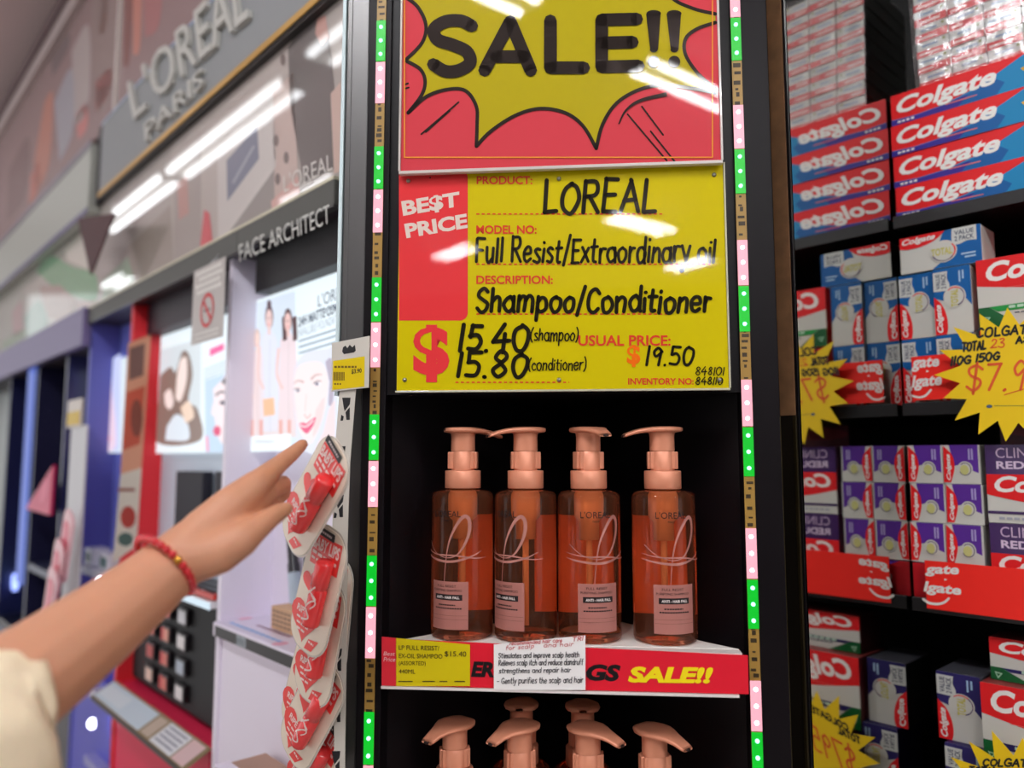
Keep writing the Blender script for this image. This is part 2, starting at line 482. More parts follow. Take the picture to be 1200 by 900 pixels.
# ------------------------------------------------------------------ LED strips
GREEN = mat('led_green', (10, 255, 70), .3, emit=3.2)
GREENB = mat('led_green_glow', (0, 190, 40), .4, emit=1.0)
PINK = mat('led_pink', (255, 235, 245), .3, emit=6.5)
PINKB = mat('led_pink_glow', (255, 176, 192), .4, emit=1.0)
GREENC = mat('led_green_chip', (150, 255, 215), .3, emit=3.0)
TAPE = C((164, 128, 60), .4)
TAPED = C((54, 40, 16), .5)
def led_strip(X, starts, order, px, label):
    zs = [Zs(px, y) for y in starts]
    per = [(zs[i] - zs[i + 1]) for i in range(len(zs) - 1)]
    t = thing('led_strip', label, 'light strip', ST, (X, -.0005, .3))
    w = .0053
    b = MB(); b.box(-w, w, -.0012, 0, 0, 2.25, TAPE)
    z0 = zs[-1] - per[-1] * 5; rn = random.Random(3)
    top = zs[0] + per[0] * 2
    zz = 0
    while zz < 2.24:                                  # dark solder marks of the unlit tape
        b.box(-w * rn.uniform(.2, .8), w * rn.uniform(.1, .8), -.0015, -.0011, zz, zz + rn.uniform(.0015, .005), TAPED)
        zz += rn.uniform(.005, .012)
    b.build('circuit_tape', t)
    segs = []
    k0 = zs[0] + 2 * per[0]
    bounds = [zs[0] + 2 * per[0], zs[0] + per[0]] + zs + [zs[-1] - per[-1] * j for j in (1, 2, 3, 4, 5)]
    for a_, b_ in zip(bounds, bounds[1:]):
        h = (a_ - b_) / 3
        for j, kind in enumerate(order):
            if kind == 'o': continue
            hi = a_ - j * h - .0008; lo = hi - h + .0012
            s_ = MB()
            s_.box(-w, w, -.0022, -.001, lo - .3, hi - .3, GREENB if kind == 'g' else PINKB)
            for q in range(3):
                zc = hi - (q + .5) * (hi - lo) / 3 - .3
                s_.lathe([(.0022, 0), (.0020, .0014), (.0008, .002)], GREENC if kind == 'g' else PINK, 10, mtx=Matrix.Translation((0, -.002, zc)) @ Matrix.Rotation(pi / 2, 4, 'X'))
            s_.build('led_segment', t)
led_strip((Xs(434.5, 450) + Xs(445.5, 450)) / 2, [25, 172, 325, 485, 650, 833], 'gpo', 440, 'strip of green and pink lights up the left post of the black column')
led_strip((Xs(869.5, 450) + Xs(879, 450)) / 2, [21, 175, 335, 500, 678, 856], 'gop', 873, 'strip of green and pink lights up the right post of the black column')

# ------------------------------------------------------------------ SALE poster
def CP(rgb): return C(rgb, .5, coat=.45, coat_rough=.02, spec=.05)
ps = thing('sale_poster', 'red and yellow SALE poster with jagged burst in a clear sleeve', 'poster', ST, (0, 0, 1.8))
Yp = -.0145
b = MB(); s = pixsheet(b, ST, Yp, (0, 0, 1.8))
RED, YEL, INK = CP((208, 66, 76)), CP((180, 164, 22)), CP((38, 30, 26))
zb, zt = Zs(657, 195, Yp), Zs(657, -95, Yp)
xl, xr = Xs(469.5, 195, Yp), Xs(845, 193, Yp)
b.box(xl, xr, .0 + Yp, Yp + .003, zb - 1.8, zt - 1.8, RED)
burst = [(479, -60), (500, -64), (560, -52), (640, -70), (720, -52), (800, -66), (790, -20)]
def Z4(*pts): return [(400 + x / 2.4, y / 2.4) for x, y in pts]
lobeL1 = smooth_line(Z4((178, -10), (215, 20), (238, 70), (228, 120), (183, 168)))
lobeL2 = smooth_line(Z4((183, 172), (222, 195), (236, 230), (225, 270), (188, 318)))
lobeB1 = smooth_line(Z4((188, 318), (240, 272), (300, 252), (350, 256), (380, 300), (382, 350), (380, 412)))
lobeB2 = smooth_line(Z4((380, 412), (420, 370), (490, 325), (560, 306), (630, 318), (680, 355), (717, 418)))
lobeB3 = smooth_line(Z4((717, 418), (735, 350), (775, 290), (840, 252), (910, 240), (990, 250), (1052, 262)))
lobeR1 = smooth_line(Z4((1052, 250), (1005, 210), (968, 155), (968, 110), (1000, 82), (1052, 64)))
lobeR2 = smooth_line(Z4((1052, 40), (990, 25), (930, -5), (905, -60)))
top = [(777, -25), (790, -70), (700, -50), (640, -78), (570, -50), (490, -75), (500, -30), (474, -6)]
burst = lobeL1[:-1] + lobeL2[:-1] + lobeB1[:-1] + lobeB2[:-1] + lobeB3 + lobeR1 + lobeR2[:-1] + top
s.poly(burst, YEL, 1)
for l in (lobeL1, lobeL2, lobeB1, lobeB2, lobeB3, lobeR1, lobeR2): s.stroke(l, 4.2, INK, 2, smooth=False)
s.stroke([(777, -25)] + top[1:], 4.2, INK, 2, smooth=False)
for l in (((225, 378), (330, 288)), ((238, 372), (305, 312)), ((180, 238), (188, 235)), ((178, 250), (190, 247)), ((805, 322), (915, 452)), ((845, 300), (905, 380)), ((870, 370), (940, 458)), ((250, 500), (250, 500.5))):
    s.stroke(Z4(*l), 2.0, INK, 2, smooth=False)
s.stroke(Z4((780, 350), (800, 312), (840, 284), (915, 266)), 4, INK, 3, taper=lambda t: .35 + t * .9)
for q in ((473.5, 184, 835, 185.5), (473.5, -90, 475, 185), (834, -90, 835.5, 185)): s.rect(*q, CP((232, 150, 60)), 3)
for pl in ([(553, 31), (540, 25), (522, 26), (509, 35), (513, 47), (530, 53), (547, 61), (551, 74), (538, 83), (522, 84), (508, 76)],): s.stroke(pl, 15, INK, 4)
for pl in ([(598, 26), (568, 83)], [(598, 26), (622, 83)], [(582, 67), (614, 67)], [(645, 25), (645, 80)], [(645, 80), (684, 80)], [(705, 24), (705, 79)], [(705, 24), (746, 23)], [(705, 51), (741, 50)], [(705, 79), (748, 78)]):
    s.stroke(pl, 15, INK, 4, smooth=False)
for x in (766, 790):
    s.poly([(x - 9, 17), (x + 8, 16), (x + 5, 59), (x - 4, 60)], INK, 4); s.ell(x, 16.5, 8.5, 4, INK, 4); s.ell(x, 59, 4.5, 3, INK, 4); s.ell(x, 73, 7, 7, INK, 4)
b.build('printed_sheet', ps)
b = MB()
b.box(xl - .0015, xr + .0015, Yp - .003, Yp + .004, zb - 1.8 - .0035, zb - 1.8 + .0002, C((205, 196, 190), .2, coat=.5), .0006)
b.box(xl - .0022, xl + .0002, Yp - .003, Yp + .004, zb - 1.8, zt - 1.8, C((205, 196, 190), .2, coat=.5), .0006)
b.box(xr - .0002, xr + .0022, Yp - .003, Yp + .004, zb - 1.8, zt - 1.8, C((205, 196, 190), .2, coat=.5), .0006)
b.build('sleeve_edge', ps)

# ------------------------------------------------------------------ yellow price board
pb = thing('price_board', 'yellow best price board handwritten in black marker with red print', 'sign', ST, (0, 0, 1.57))
Yb = -.006
def Z5(x, y): return (440 + x / 2.79, 190 + y / 2.79)
def q5(x0, y0, x1, y1): a, c = Z5(x0, y0), Z5(x1, y1); return quad(a[0], a[1], c[0], c[1])
b = MB(); s = pixsheet(b, ST, Yb, (0, 0, 1.57))
YB, RB, RP_, IK, ORG = CP((208, 190, 6)), CP((226, 58, 62)), CP((212, 58, 44)), CP((30, 26, 14)), CP((240, 110, 20))
PALE = CP((226, 208, 196))
xl, xr = Xs(466.5, 330, Yb), Xs(851, 330, Yb)
zt, zb = Zs(657, 196, Yb), Zs(657, 456.5, Yb)
b.box(xl, xr, Yb, Yb + .005, zb - 1.57, zt - 1.57, YB, .0006)
def rrect_px(x0, y0, x1, y1, r, cs): return [Z5(a, c) for a, c in roundrect(x0, y0, x1, y1, r, 6, cs)]
s.poly(rrect_px(77, 26, 302, 518, 26, '1001'), RB, 1)
s.text('BE$T', [Z5(84, 128), Z5(274, 96), Z5(276, 152), Z5(92, 184)], PALE, 2, bold=.04)
s.text('PRICE', [Z5(94, 202), Z5(298, 168), Z5(302, 216), Z5(102, 250)], PALE, 2, bold=.04)
for st_, q in (('PRODUCT:', (331, 46, 513, 73)), ('MODEL NO:', (330, 207, 527, 235)), ('DESCRIPTION:', (330, 371, 580, 399)), ('USUAL PRICE:', (663, 566, 965, 601)), ('INVENTORY NO:', (826, 706, 1040, 728))):
    s.text(st_, q5(*q), RP_, 2, bold=.022)
for u0, u1, v in ((330, 945, 170), (330, 1095, 334), (330, 960, 497), (262, 634, 720)):
    a, c = Z5(u0, v), Z5(u1, v); s.dashes(a[0], c[0], a[1], 3.6, 2.7, 1.5, RP_, 2)
s.text('$', q5(124, 532, 242, 720), RB, 2, bold=.04)
s.text('$', q5(822, 598, 866, 670), ORG, 2, bold=.03)
for st_, q, w_, sd in (('LOREAL', (548, 62, 915, 164), 5.0, 1), ('Full Resist/Extraordinary oil', (326, 250, 1108, 328), 3.5, 2), ('Shampoo/Conditioner', (330, 414, 1092, 490), 4.5, 3),
                       ('15.40', (272, 530, 497, 616), 5.0, 4), ('15.80', (264, 626, 495, 702), 4.8, 5), ('(shampoo)', (507, 544, 662, 584), 1.7, 6), ('(conditioner)', (500, 642, 688, 680), 1.6, 7),
                       ('19.50', (884, 604, 1038, 664), 3.3, 8), ('848101', (1046, 670, 1138, 696), 1.3, 9), ('848110', (1046, 704, 1134, 727), 1.4, 10)):
    s.hand(st_, q5(*q), w_, IK, 3, seed=sd)
b.build('board', pb)
for (x, y) in ((108, 62), (600, 55), (1107, 42), (96, 712), (600, 712), (1125, 712)):
    X, Z = ST.hit(*Z5(x, y), Yb)
    q = MB(); M4 = Matrix.Translation((X, Yb, Z - 1.57)) @ Matrix.Rotation(pi / 2, 4, 'X')
    q.lathe([(.0024, -.002), (.0024, .0012), (.0014, .0022), (.0002, .0024)], SCREW, 14, mtx=M4)
    q.build('screw', pb)
b = MB(); ED = C((200, 196, 170), .2, coat=.6)
b.box(xl - .001, xr + .001, Yb - .002, Yb + .005, zb - 1.57 - .0022, zb - 1.57, ED, .0005); b.box(xr, xr + .0018, Yb - .002, Yb + .005, zb - 1.57, zt - 1.57 - .001, ED, .0005)
b.build('board_edge', pb)

# ------------------------------------------------------------------ shelves of the column
SHW = mat('shelf_white', (246, 242, 236), .4)
SHZ = Zs(657, 757, -.002)
def column_shelf(z, label, rail):
    t = thing('corner_shelf', label, 'shelf', ST, (0, 0, z))
    b = MB(); vprism(b, [(-.186, .002), (.174, .002), (.148, .026), (.012, .178), (-.012, .178), (-.164, .026)], -.008, 0, SHW); b.build('shelf_board', t)
    return t
sh = column_shelf(SHZ, 'white corner shelf with a red savings sale strip along its front', True)
def Zr(x, y): return (430 + x / 2.609, 730 + y / 2.609)
Yr = -.016
b = MB(); s = pixsheet(b, ST, Yr, (0, 0, SHZ))
RS = C((228, 32, 52), .3, coat=.3)
a0, a1 = ST.hit(447.5, 748, Yr), ST.hit(447.5, 803, Yr)
c0, c1 = ST.hit(876.5, 768, Yr), ST.hit(877.5, 813.5, Yr)
b.add([(x, y, z - SHZ) for y in (Yr, Yr + .0012) for x, z in (a0, c0, c1, a1)], [[0, 1, 2, 3], [7, 6, 5, 4], [0, 4, 5, 1], [1, 5, 6, 2], [2, 6, 7, 3], [3, 7, 4, 0]], RS)
s.text('ER', [Zr(318, 117), Zr(389, 119), Zr(389, 166), Zr(318, 164)], C((18, 14, 16), .4), 2, bold=.05, shear=.2)
s.text('SUP', [Zr(196, 112), Zr(314, 116), Zr(314, 164), Zr(196, 160)], C((18, 14, 16), .4), 2, bold=.05, shear=.2)
s.text('SAVIN', [Zr(440, 118), Zr(660, 123), Zr(660, 172), Zr(440, 167)], C((18, 14, 16), .4), 2, bold=.05, shear=.2)
s.text('GS', [Zr(670, 125), Zr(776, 127), Zr(776, 179), Zr(670, 176)], C((18, 14, 16), .4), 2, bold=.05, shear=.2)
s.text('SALE!!', [Zr(798, 132), Zr(1058, 135), Zr(1058, 185), Zr(798, 182)], C((250, 226, 20), .4), 2, bold=.05, shear=.2)
b.build('sale_strip', sh)
b = MB(); RW = C((232, 224, 220), .3)
d0, d1 = ST.hit(447, 804, Yr), ST.hit(866, 814.5, Yr)
for zz, e in ((0, .0022), (.0, .0022)): pass
b.add([(x, y, z) for y in (Yr - .002, .002) for x, z in ((d0[0], d0[1] - SHZ + .0004), (d1[0], d1[1] - SHZ + .0004), (d1[0], d1[1] - SHZ - .0022), (d0[0], d0[1] - SHZ - .0022))], [[0, 1, 2, 3], [7, 6, 5, 4], [0, 4, 5, 1], [1, 5, 6, 2], [2, 6, 7, 3], [3, 7, 4, 0]], RW)
b.box(-.186, .174, Yr + .0014, .004, -.004, -.0005, RW); b.box(-.186, .174, -.003, .002, d0[1] - SHZ, -.004, RW)
b.build('strip_holder', sh)

# yellow shelf ticket
tk = MB(); Yt = Yr - .0008; s = pixsheet(tk, ST, Yt, (0, 0, SHZ))
TY, TR = C((218, 198, 4), .4), C((220, 40, 56), .4)
s.poly([Zr(45, 42), Zr(90, 46), Zr(90, 193), Zr(45, 191)], TR, 0); s.poly([Zr(88, 46), Zr(315, 66), Zr(315, 193), Zr(88, 193)], TY, 0)
TD = C((64, 52, 8), .5)
s.text('Best', [Zr(51, 87), Zr(86, 88), Zr(86, 100), Zr(51, 99)], C((238, 190, 190)), 2, shear=.2)
s.text('Price', [Zr(51, 104), Zr(87, 105), Zr(87, 118), Zr(51, 117)], C((238, 190, 190)), 2, shear=.2)
s.text('LP FULL RESIST/', [Zr(98, 68), Zr(222, 70), Zr(222, 84), Zr(98, 82)], TD, 2)
s.text('EX-OIL SHAMPOO', [Zr(98, 93), Zr(231, 95), Zr(231, 109), Zr(98, 107)], TD, 2)
s.text('$15.40', [Zr(238, 86), Zr(304, 87), Zr(304, 105), Zr(238, 104)], TD, 2)
s.text('(ASSORTED)', [Zr(98, 116), Zr(180, 117), Zr(180, 133), Zr(98, 132)], TD, 2)
s.text('440ML', [Zr(98, 141), Zr(148, 142), Zr(148, 155), Zr(98, 154)], TD, 2)
for a, c in ((96, 140), (170, 208), (222, 246), (268, 300)): s.rect(*Zr(a, 177), *Zr(c, 180), TD, 2)
o = tk.build('price_ticket', None, ST, (0, 0, SHZ)); tag(o, 'yellow price ticket with red end at the left of the red shelf strip', 'price ticket')
sol = o.modifiers.new('thickness', 'SOLIDIFY'); sol.thickness = .0002; sol.offset = 0
# handwritten note
nt_ = MB(); Yn = Yt - .002; s = pixsheet(nt_, ST, Yn, (0, 0, SHZ))
PAP = C((246, 243, 241), .7)
def noteY(v): return Yn - .004 * max(0, (90 - v)) / 60
s.grid([Zr(388, 66), Zr(668, 38), Zr(668, 205), Zr(388, 205)], PAP, 0, 6, 6)
PR, PI = C((206, 96, 96), .6), C((44, 42, 48), .6)
s.hand('recommended hair care', [Zr(436, 58), Zr(596, 46), Zr(596, 58), Zr(436, 68)], .7, PR, 2, 30); s.hand('TRI', [Zr(628, 43), Zr(660, 41), Zr(660, 53), Zr(628, 55)], .9, PR, 2, 31)
s.hand('for scalp', [Zr(424, 70), Zr(510, 64), Zr(510, 76), Zr(424, 82)], .6, PR, 2, 32); s.hand('and hair', [Zr(540, 62), Zr(630, 58), Zr(630, 70), Zr(540, 74)], .6, PR, 2, 33)
for st_, q, sd in (('Stimulates and improve scalp health', (402, 88, 648, 104), 11), ('Relieves scalp itch and reduce dandruff', (402, 110, 660, 127), 12), ('strengthens and repair hair', (404, 135, 622, 150), 13), ('- Gently purifies the scalp and hair', (398, 164, 660, 182), 14)):
    s.hand(st_, [Zr(q[0], q[1] + 4), Zr(q[2], q[1]), Zr(q[2], q[3]), Zr(q[0], q[3] + 3)], .78, PI, 2, sd)
o = nt_.build('note_card', None, ST, (0, 0, SHZ)); tag(o, 'white handwritten note stuck over the red shelf strip', 'note')
sol = o.modifiers.new('thickness', 'SOLIDIFY'); sol.thickness = .0002; sol.offset = 0

SHZ2 = SHZ - .32
sh2 = column_shelf(SHZ2, 'lower white corner shelf carrying the second tier of pump bottles', False)

# ------------------------------------------------------------------ pump bottles
COPPER = mat('copper_plastic', (230, 152, 120), .36, metal=.2, noise=.05, nscale=80)
def amber():
    m = bpy.data.materials.new('amber_bottle'); m.use_nodes = True
    nt = m.node_tree; p = nt.nodes['Principled BSDF']
    p.inputs['Base Color'].default_value = (lin(255), lin(156), lin(112), 1)
    p.inputs['Roughness'].default_value = .04
    p.inputs['Transmission Weight'].default_value = .95
    p.inputs['IOR'].default_value = 1.30
    return m
AMBER = amber()
TUBEM = mat('dip_tube_plastic', (246, 206, 160), .5)
SILV = mat('rose_foil', (205, 140, 128), .35, metal=.3)
LABM = mat('rose_label', (178, 116, 106), .45)
BINK = C((34, 22, 24), .5)
RBODY = .0343
def make_bottle():
    t = thing('pump_bottle', 'x', 'shampoo bottle', ST, (0, 0, 0))
    b = MB()
    R_ = RBODY
    b.lathe([(.0001, .0075), (.012, .0066), (.022, .0042), (.028, .0014), (R_ - .003, 0), (R_ - .0008, .0012), (R_, .004), (R_, .150), (R_ - .0008, .1535), (R_ - .004, .1565), (.022, .1582), (.0178, .1588), (.0174, .1610), (.0001, .1610)], AMBER, 64, cap=False)
    bo = b.build('bottle_body', t)
    # print on the body
    pr = MB(); R2 = R_ + .0002
    s = Sheet(pr, lambda u, v, l: Vector(((R2 + l * EPS) * sin(u / R_), -(R2 + l * EPS) * cos(u / R_), v)))
    s.grid(quad(-.020, .062, .025, .012), LABM, 0, 14, 1)
    s.text("L'OREAL", quad(-.0165, .137, .0165, .130), BINK, 1); s.text('PARIS', quad(-.0035, .1275, .0035, .1255), BINK, 1)
    s.text('FULL RESIST', quad(-.011, .0585, .012, .0560), BINK, 1); s.text('PURIFYING SHAMPOO', quad(-.017, .0540, .018, .0515), BINK, 1)
    s.grid(quad(-.0145, .0485, .0185, .0425), BINK, 1, 8, 1); s.text('ANTI - HAIR FALL', quad(-.0115, .0469, .0155, .0441), C((235, 225, 220)), 3, bold=.03)
    for a_, c_, v_ in ((-.009, .011, .0375), (-.014, .018, .034)): s.dashes(a_, c_, v_, .0021, .0006, .0014, BINK, 1)
    for v_ in (.0265, .0225): s.grid(quad(-.019, v_ + .0002, .024, v_), BINK, 1, 8, 1)
    # sweeping foil loop
    s.stroke([(-.002, .062), (.000, .085), (.004, .105), (.012, .122), (.020, .131), (.0255, .127), (.0255, .114), (.020, .100), (.012, .090), (.000, .087), (-.016, .092), (-.030, .1025)], .0030, SILV, 0, taper=lambda q: .25 + 1.1 * sin(pi * min(1, q * 1.15)) ** 2 * (1 if q < .8 else .7))
    s.stroke([(-.034, .088), (-.018, .085), (.004, .083), (.024, .087), (.040, .094)], .0022, SILV, 1, taper=lambda q: .2 + sin(pi * q))
    s.stroke([(-.034, .0935), (-.012, .090), (.012, .0895), (.032, .0865), (.046, .087)], .0014, SILV, 2, taper=lambda q: .2 + sin(pi * q))
    pr.build('label_print', bo)
    bk = MB(); s = Sheet(bk, lambda u, v, l: Vector(((R_ + .0003 + l * EPS) * sin(u / R_), (R_ + .0003 + l * EPS) * cos(u / R_), v)))
    s.grid(quad(-.021, .128, .021, .024), C((236, 206, 168), .6), 0, 20, 1); s.grid(quad(-.021, .128, .021, .024), C((206, 140, 128), .5), 1, 20, 1)
    bk.build('back_label', bo)
    d = MB(); d.lathe([(.0001, .105), (.0085, .105), (.0085, .124), (.0125, .129), (.0128, .1575), (.0001, .1575)], TUBEM, 24, cap=False)
    d.lathe([(.0001, .014), (.0028, .014), (.0028, .106), (.0001, .106)], TUBEM, 12, cap=False)
    d.build('dip_tube', bo)
    c = MB(); c.lathe([(.0180, .1600), (.0196, .1600), (.0200, .1608), (.0200, .1790), (.0194, .1797), (.0150, .1800), (.0001, .1800)], COPPER, 48, cap=False); c.build('collar', t)
    n_ = MB(); n_.lathe([(.0130, .1798), (.0130, .2010), (.0124, .2016), (.0001, .2016)], COPPER, 32, cap=False)
    for q in (0, pi):                                      # two clips of the travel lock
        M4 = Matrix.Rotation(q, 4, 'Z'); n_.box(.0125, .0165, -.006, .006, .1815, .2005, COPPER, .001, M4); n_.box(.0090, .0135, -.0085, .0085, .1815, .2005, COPPER, .0008, M4)
    n_.build('lock_ring', t)
    h = MB(); h.lathe([(.0136, .2014), (.0134, .2160), (.0138, .2200), (.0150, .2216), (.0001, .2216)], COPPER, 32, cap=False)
    # flat head with drooping spout towards -y
    st_pts, sb = [], []
    secs = []
    for (y, hw, zt_, zb_) in ((.0212, .004, .2266, .2228), (.0196, .0125, .2274, .2222), (.013, .0178, .2280, .2214), (.004, .0205, .2282, .2212), (-.006, .0200, .2281, .2212), (-.015, .0160, .2276, .2213), (-.024, .0115, .2262, .2206), (-.033, .0092, .2240, .2190), (-.0415, .0080, .2208, .2165), (-.0445, .0070, .2190, .2160)):
        ring = []
        for k in range(16):
            a_ = 2 * pi * k / 16; cx = cos(a_); cz = sin(a_)
            ring.append(Vector((hw * math.copysign(abs(cx) ** .6, cx), y, (zt_ + zb_) / 2 + (zt_ - zb_) / 2 * math.copysign(abs(cz) ** .55, cz))))
        secs.append(ring)
    vs = [v for r in secs for v in r]; fs = []
    for i in range(len(secs) - 1):
        for k in range(16): fs.append([i * 16 + k, i * 16 + (k + 1) % 16, (i + 1) * 16 + (k + 1) % 16, (i + 1) * 16 + k])
    fs.append(list(range(16))); fs.append([(len(secs) - 1) * 16 + k for k in range(16)][::-1])
    h.add(vs, fs, COPPER, True)
    ho = h.build('pump_head', t)
    z_ = MB(); z_.lathe([(.0001, 0), (.0030, 0), (.0030, .0012), (.0001, .0012)], C((40, 18, 14), .5), 12, cap=False, mtx=Matrix.Translation((0, -.0446, .2175)) @ Matrix.Rotation(pi / 2, 4, 'X') @ Matrix.Scale(.5, 4, (0, 1, 0)))
    z_.build('spout_hole', ho)
    return t
B0 = make_bottle()
# x, y on the shelf, turn of the body, turn of the pump against it, tier, label
tiers = [
 (542, .0395, 22, 112, 0, 'leftmost amber pump bottle on the upper white shelf, label turned to the left'),
 (616, .0385, 40, -65, 0, 'second amber pump bottle from the left on the upper shelf, label half hidden'),
 (690.5, .0385, -12, 24, 0, 'third amber pump bottle from the left on the upper shelf, spout facing forward'),
 (778, .0385, -8, -75, 0, 'rightmost amber pump bottle on the upper shelf, spout pointing left'),
 (533, .0395, 10, -32, 1, 'leftmost copper topped pump bottle on the lower shelf, spout to the left'),
 (609, .0385, 10, -38, 1, 'second front pump bottle on the lower shelf, copper spout dipping left'),
 (689, .0385, 0, 52, 1, 'third front pump bottle on the lower shelf, copper spout pointing right'),
 (767, .0385, 0, 44, 1, 'rightmost pump bottle on the lower shelf, copper spout dipping right'),
 (611, .113, 0, 178, 1, 'rear left pump bottle on the lower shelf behind the second front bottle'),
 (683, .113, 0, 182, 1, 'rear right pump bottle on the lower shelf behind the third front bottle'),
]
for i, (px, Y, rot, hrot, tier, lab) in enumerate(tiers):
    o = B0 if i == 0 else copy_thing(B0)
    X = Xs(px, 640 if tier == 0 else 870, Y)
    o.location = ST.w(X, Y, (SHZ, SHZ2)[tier] + .0004)
    o.rotation_euler = (0, 0, ST.a - radians(rot))
    for ch in o.children:
        if ch.name.startswith('pump_head'): ch.rotation_euler = (0, 0, radians(rot + hrot))
        if ch.name.startswith('lock_ring'): ch.rotation_euler = (0, 0, radians(rot + 12 * (i % 3)))
    tag(o, lab, 'shampoo bottle', 'pump bottles on the upper shelf' if tier == 0 else 'pump bottles on the lower shelf')

# ================================================================== toothpaste shelves on the right
def edgeY(px, py, X=0.0):                                    # where the view ray meets the plane x = X of the right frame
    d = ray(px, py); ox, oy = -RT.o.dot(RT.X), -RT.o.dot(RT.Y)
    t = (X - ox) / d.dot(RT.X)
    return oy + t * d.dot(RT.Y)
Ye = edgeY(931, 300)
gon = thing('toothpaste_shelving', 'black shelving unit filled with toothpaste cartons beside the display column', 'shelving', RT, (0, 0, 0))
DARK = mat('shelving_black', (10, 9, 10), .5, spec=.2, noise=.2, nscale=20)
def shelf_board(z, y0=-.012):
    b = MB(); b.box(.003, 1.3, y0, .40, -.014, 0, DARK, .001); b.box(.003, 1.3, y0 - .003, y0, -.016, .0015, C((16, 13, 15), .4), .0008)
    o = b.build('shelf', gon, loc=(0, 0, z))
Z1 = RT.z(1045, 259.5); Z2 = RT.z(1069, 470.5) - .004; Z3 = 1.318; Z4b = 2 * RT.hit(1103, 864, .012)[1] - RT.hit(1097, 785, .012)[1] - .0026
for z in (Z1, Z2, Z3, Z4b, .75, .4): shelf_board(z)
b = MB(); b.box(.0, 1.3, .40, .42, 0, 2.6, C((14, 13, 14), .7)); b.build('back_panel', gon)
b = MB(); b.box(.0, 1.3, .0, .40, 0, .1, DARK); b.build('plinth', gon)

mp = thing('mirror_panel', 'mirror faced end panel with raw wood edge next to the black column', 'panel', RT, (0, 0, 0))
WOODE = mat('raw_board_edge', (124, 88, 56), .75, noise=.45, nscale=55, bump=.4)
b = MB(); b.box(-.026, -.002, Ye, .41, 0, 2.6, BLACK); b.box(-.0232, -.005, Ye - .0012, Ye, Zs(915, 483), 2.6, WOODE); b.build('board', mp)
b = MB(); b.box(-.002, 0, Ye + .002, .398, 0, 2.6, mat('mirror_silver', (196, 196, 192), .035, metal=1.0)); b.build('mirror', mp)
b = MB(); BR = mat('brass_trim', (72, 62, 40), .3, metal=.8, noise=.5, nscale=18)
b.box(-.0262, -.0225, Ye - .0035, Ye + .003, 0, Zs(915, 484), mat('brass_rail', (150, 134, 96), .3, metal=.9), .0008)
b.box(-.0225, -.006, Ye - .0018, Ye, 0, Zs(915, 484), mat('trim_dark', (34, 28, 22), .3, metal=.4))
b.box(-.008, -.004, Ye - .003, Ye + .002, 0, Zs(915, 484), BR, .0006)
b.build('edge_trim', mp)

def carton(name, w, h, d, side, draw, rounded=.0012):
    """A printed carton: front face towards -y with its print, sides in the side colour; origin at the left bottom front corner."""
    b = MB(); b.box(0, w, 0, d, 0, h, side, rounded, seg=1)
    s = flat(b, (0, -.0001, 0), (1, 0, 0), (0, 0, 1), (0, -1, 0))
    draw(s, w, h)
    return b

CR, CW, CBL, CYAN, PUR, NAVY, GRN, CYEL = C((232, 32, 36), .45, spec=.3), C((214, 211, 202), .45, spec=.3), C((16, 92, 158), .45, spec=.3), C((24, 134, 186), .45, spec=.3), C((90, 44, 146), .45, spec=.3), C((44, 36, 96), .45, spec=.3), C((20, 128, 52), .45, spec=.3), C((226, 170, 40), .45, spec=.3)
TW = C((246, 240, 234), .4)
SMALL = C((70, 74, 96), .5)

def d_long(s, w, h):
    s.rect(0, 0, w, h, CR, 1)
    s.poly([(0, 0), (w, 0), (w, h), (.168, h), (.150, .82 * h), (.128, .6 * h), (.098, .36 * h), (.066, .2 * h), (.03, .16 * h), (0, .2 * h)], CYAN, 2)
    s.poly([(0, 0), (.085, 0), (.098, .30 * h), (.066, .18 * h), (.03, .14 * h), (0, .18 * h)], C((58, 42, 140), .45, spec=.3), 3)
    s.poly([(.085, 0), (.098, .3 * h), (.128, .52 * h), (.14, .3 * h), (.13, 0)], CBL, 3)
    s.poly([(.178, 0), (w, 0), (w, h), (.19, h)], CBL, 3)
    s.text('Colgate', [(.0085, .86 * h), (.1325, .86 * h), (.1295, .19 * h), (.0065, .19 * h)], TW, 4, bold=.035, shear=.22)
    s.rect(.070, .16 * h, .108, .19 * h, C((240, 120, 110)), 5)
    for q in (.0085, .014, .020, .026): s.rect(q, .05 * h, q + .004, .11 * h, TW, 5)
    s.poly([(.158, .55 * h), (.190, .75 * h), (.190, .62 * h), (.162, .44 * h)], CYEL, 5)
def d_value(col):
    def f(s, w, h):
        pass
    return f
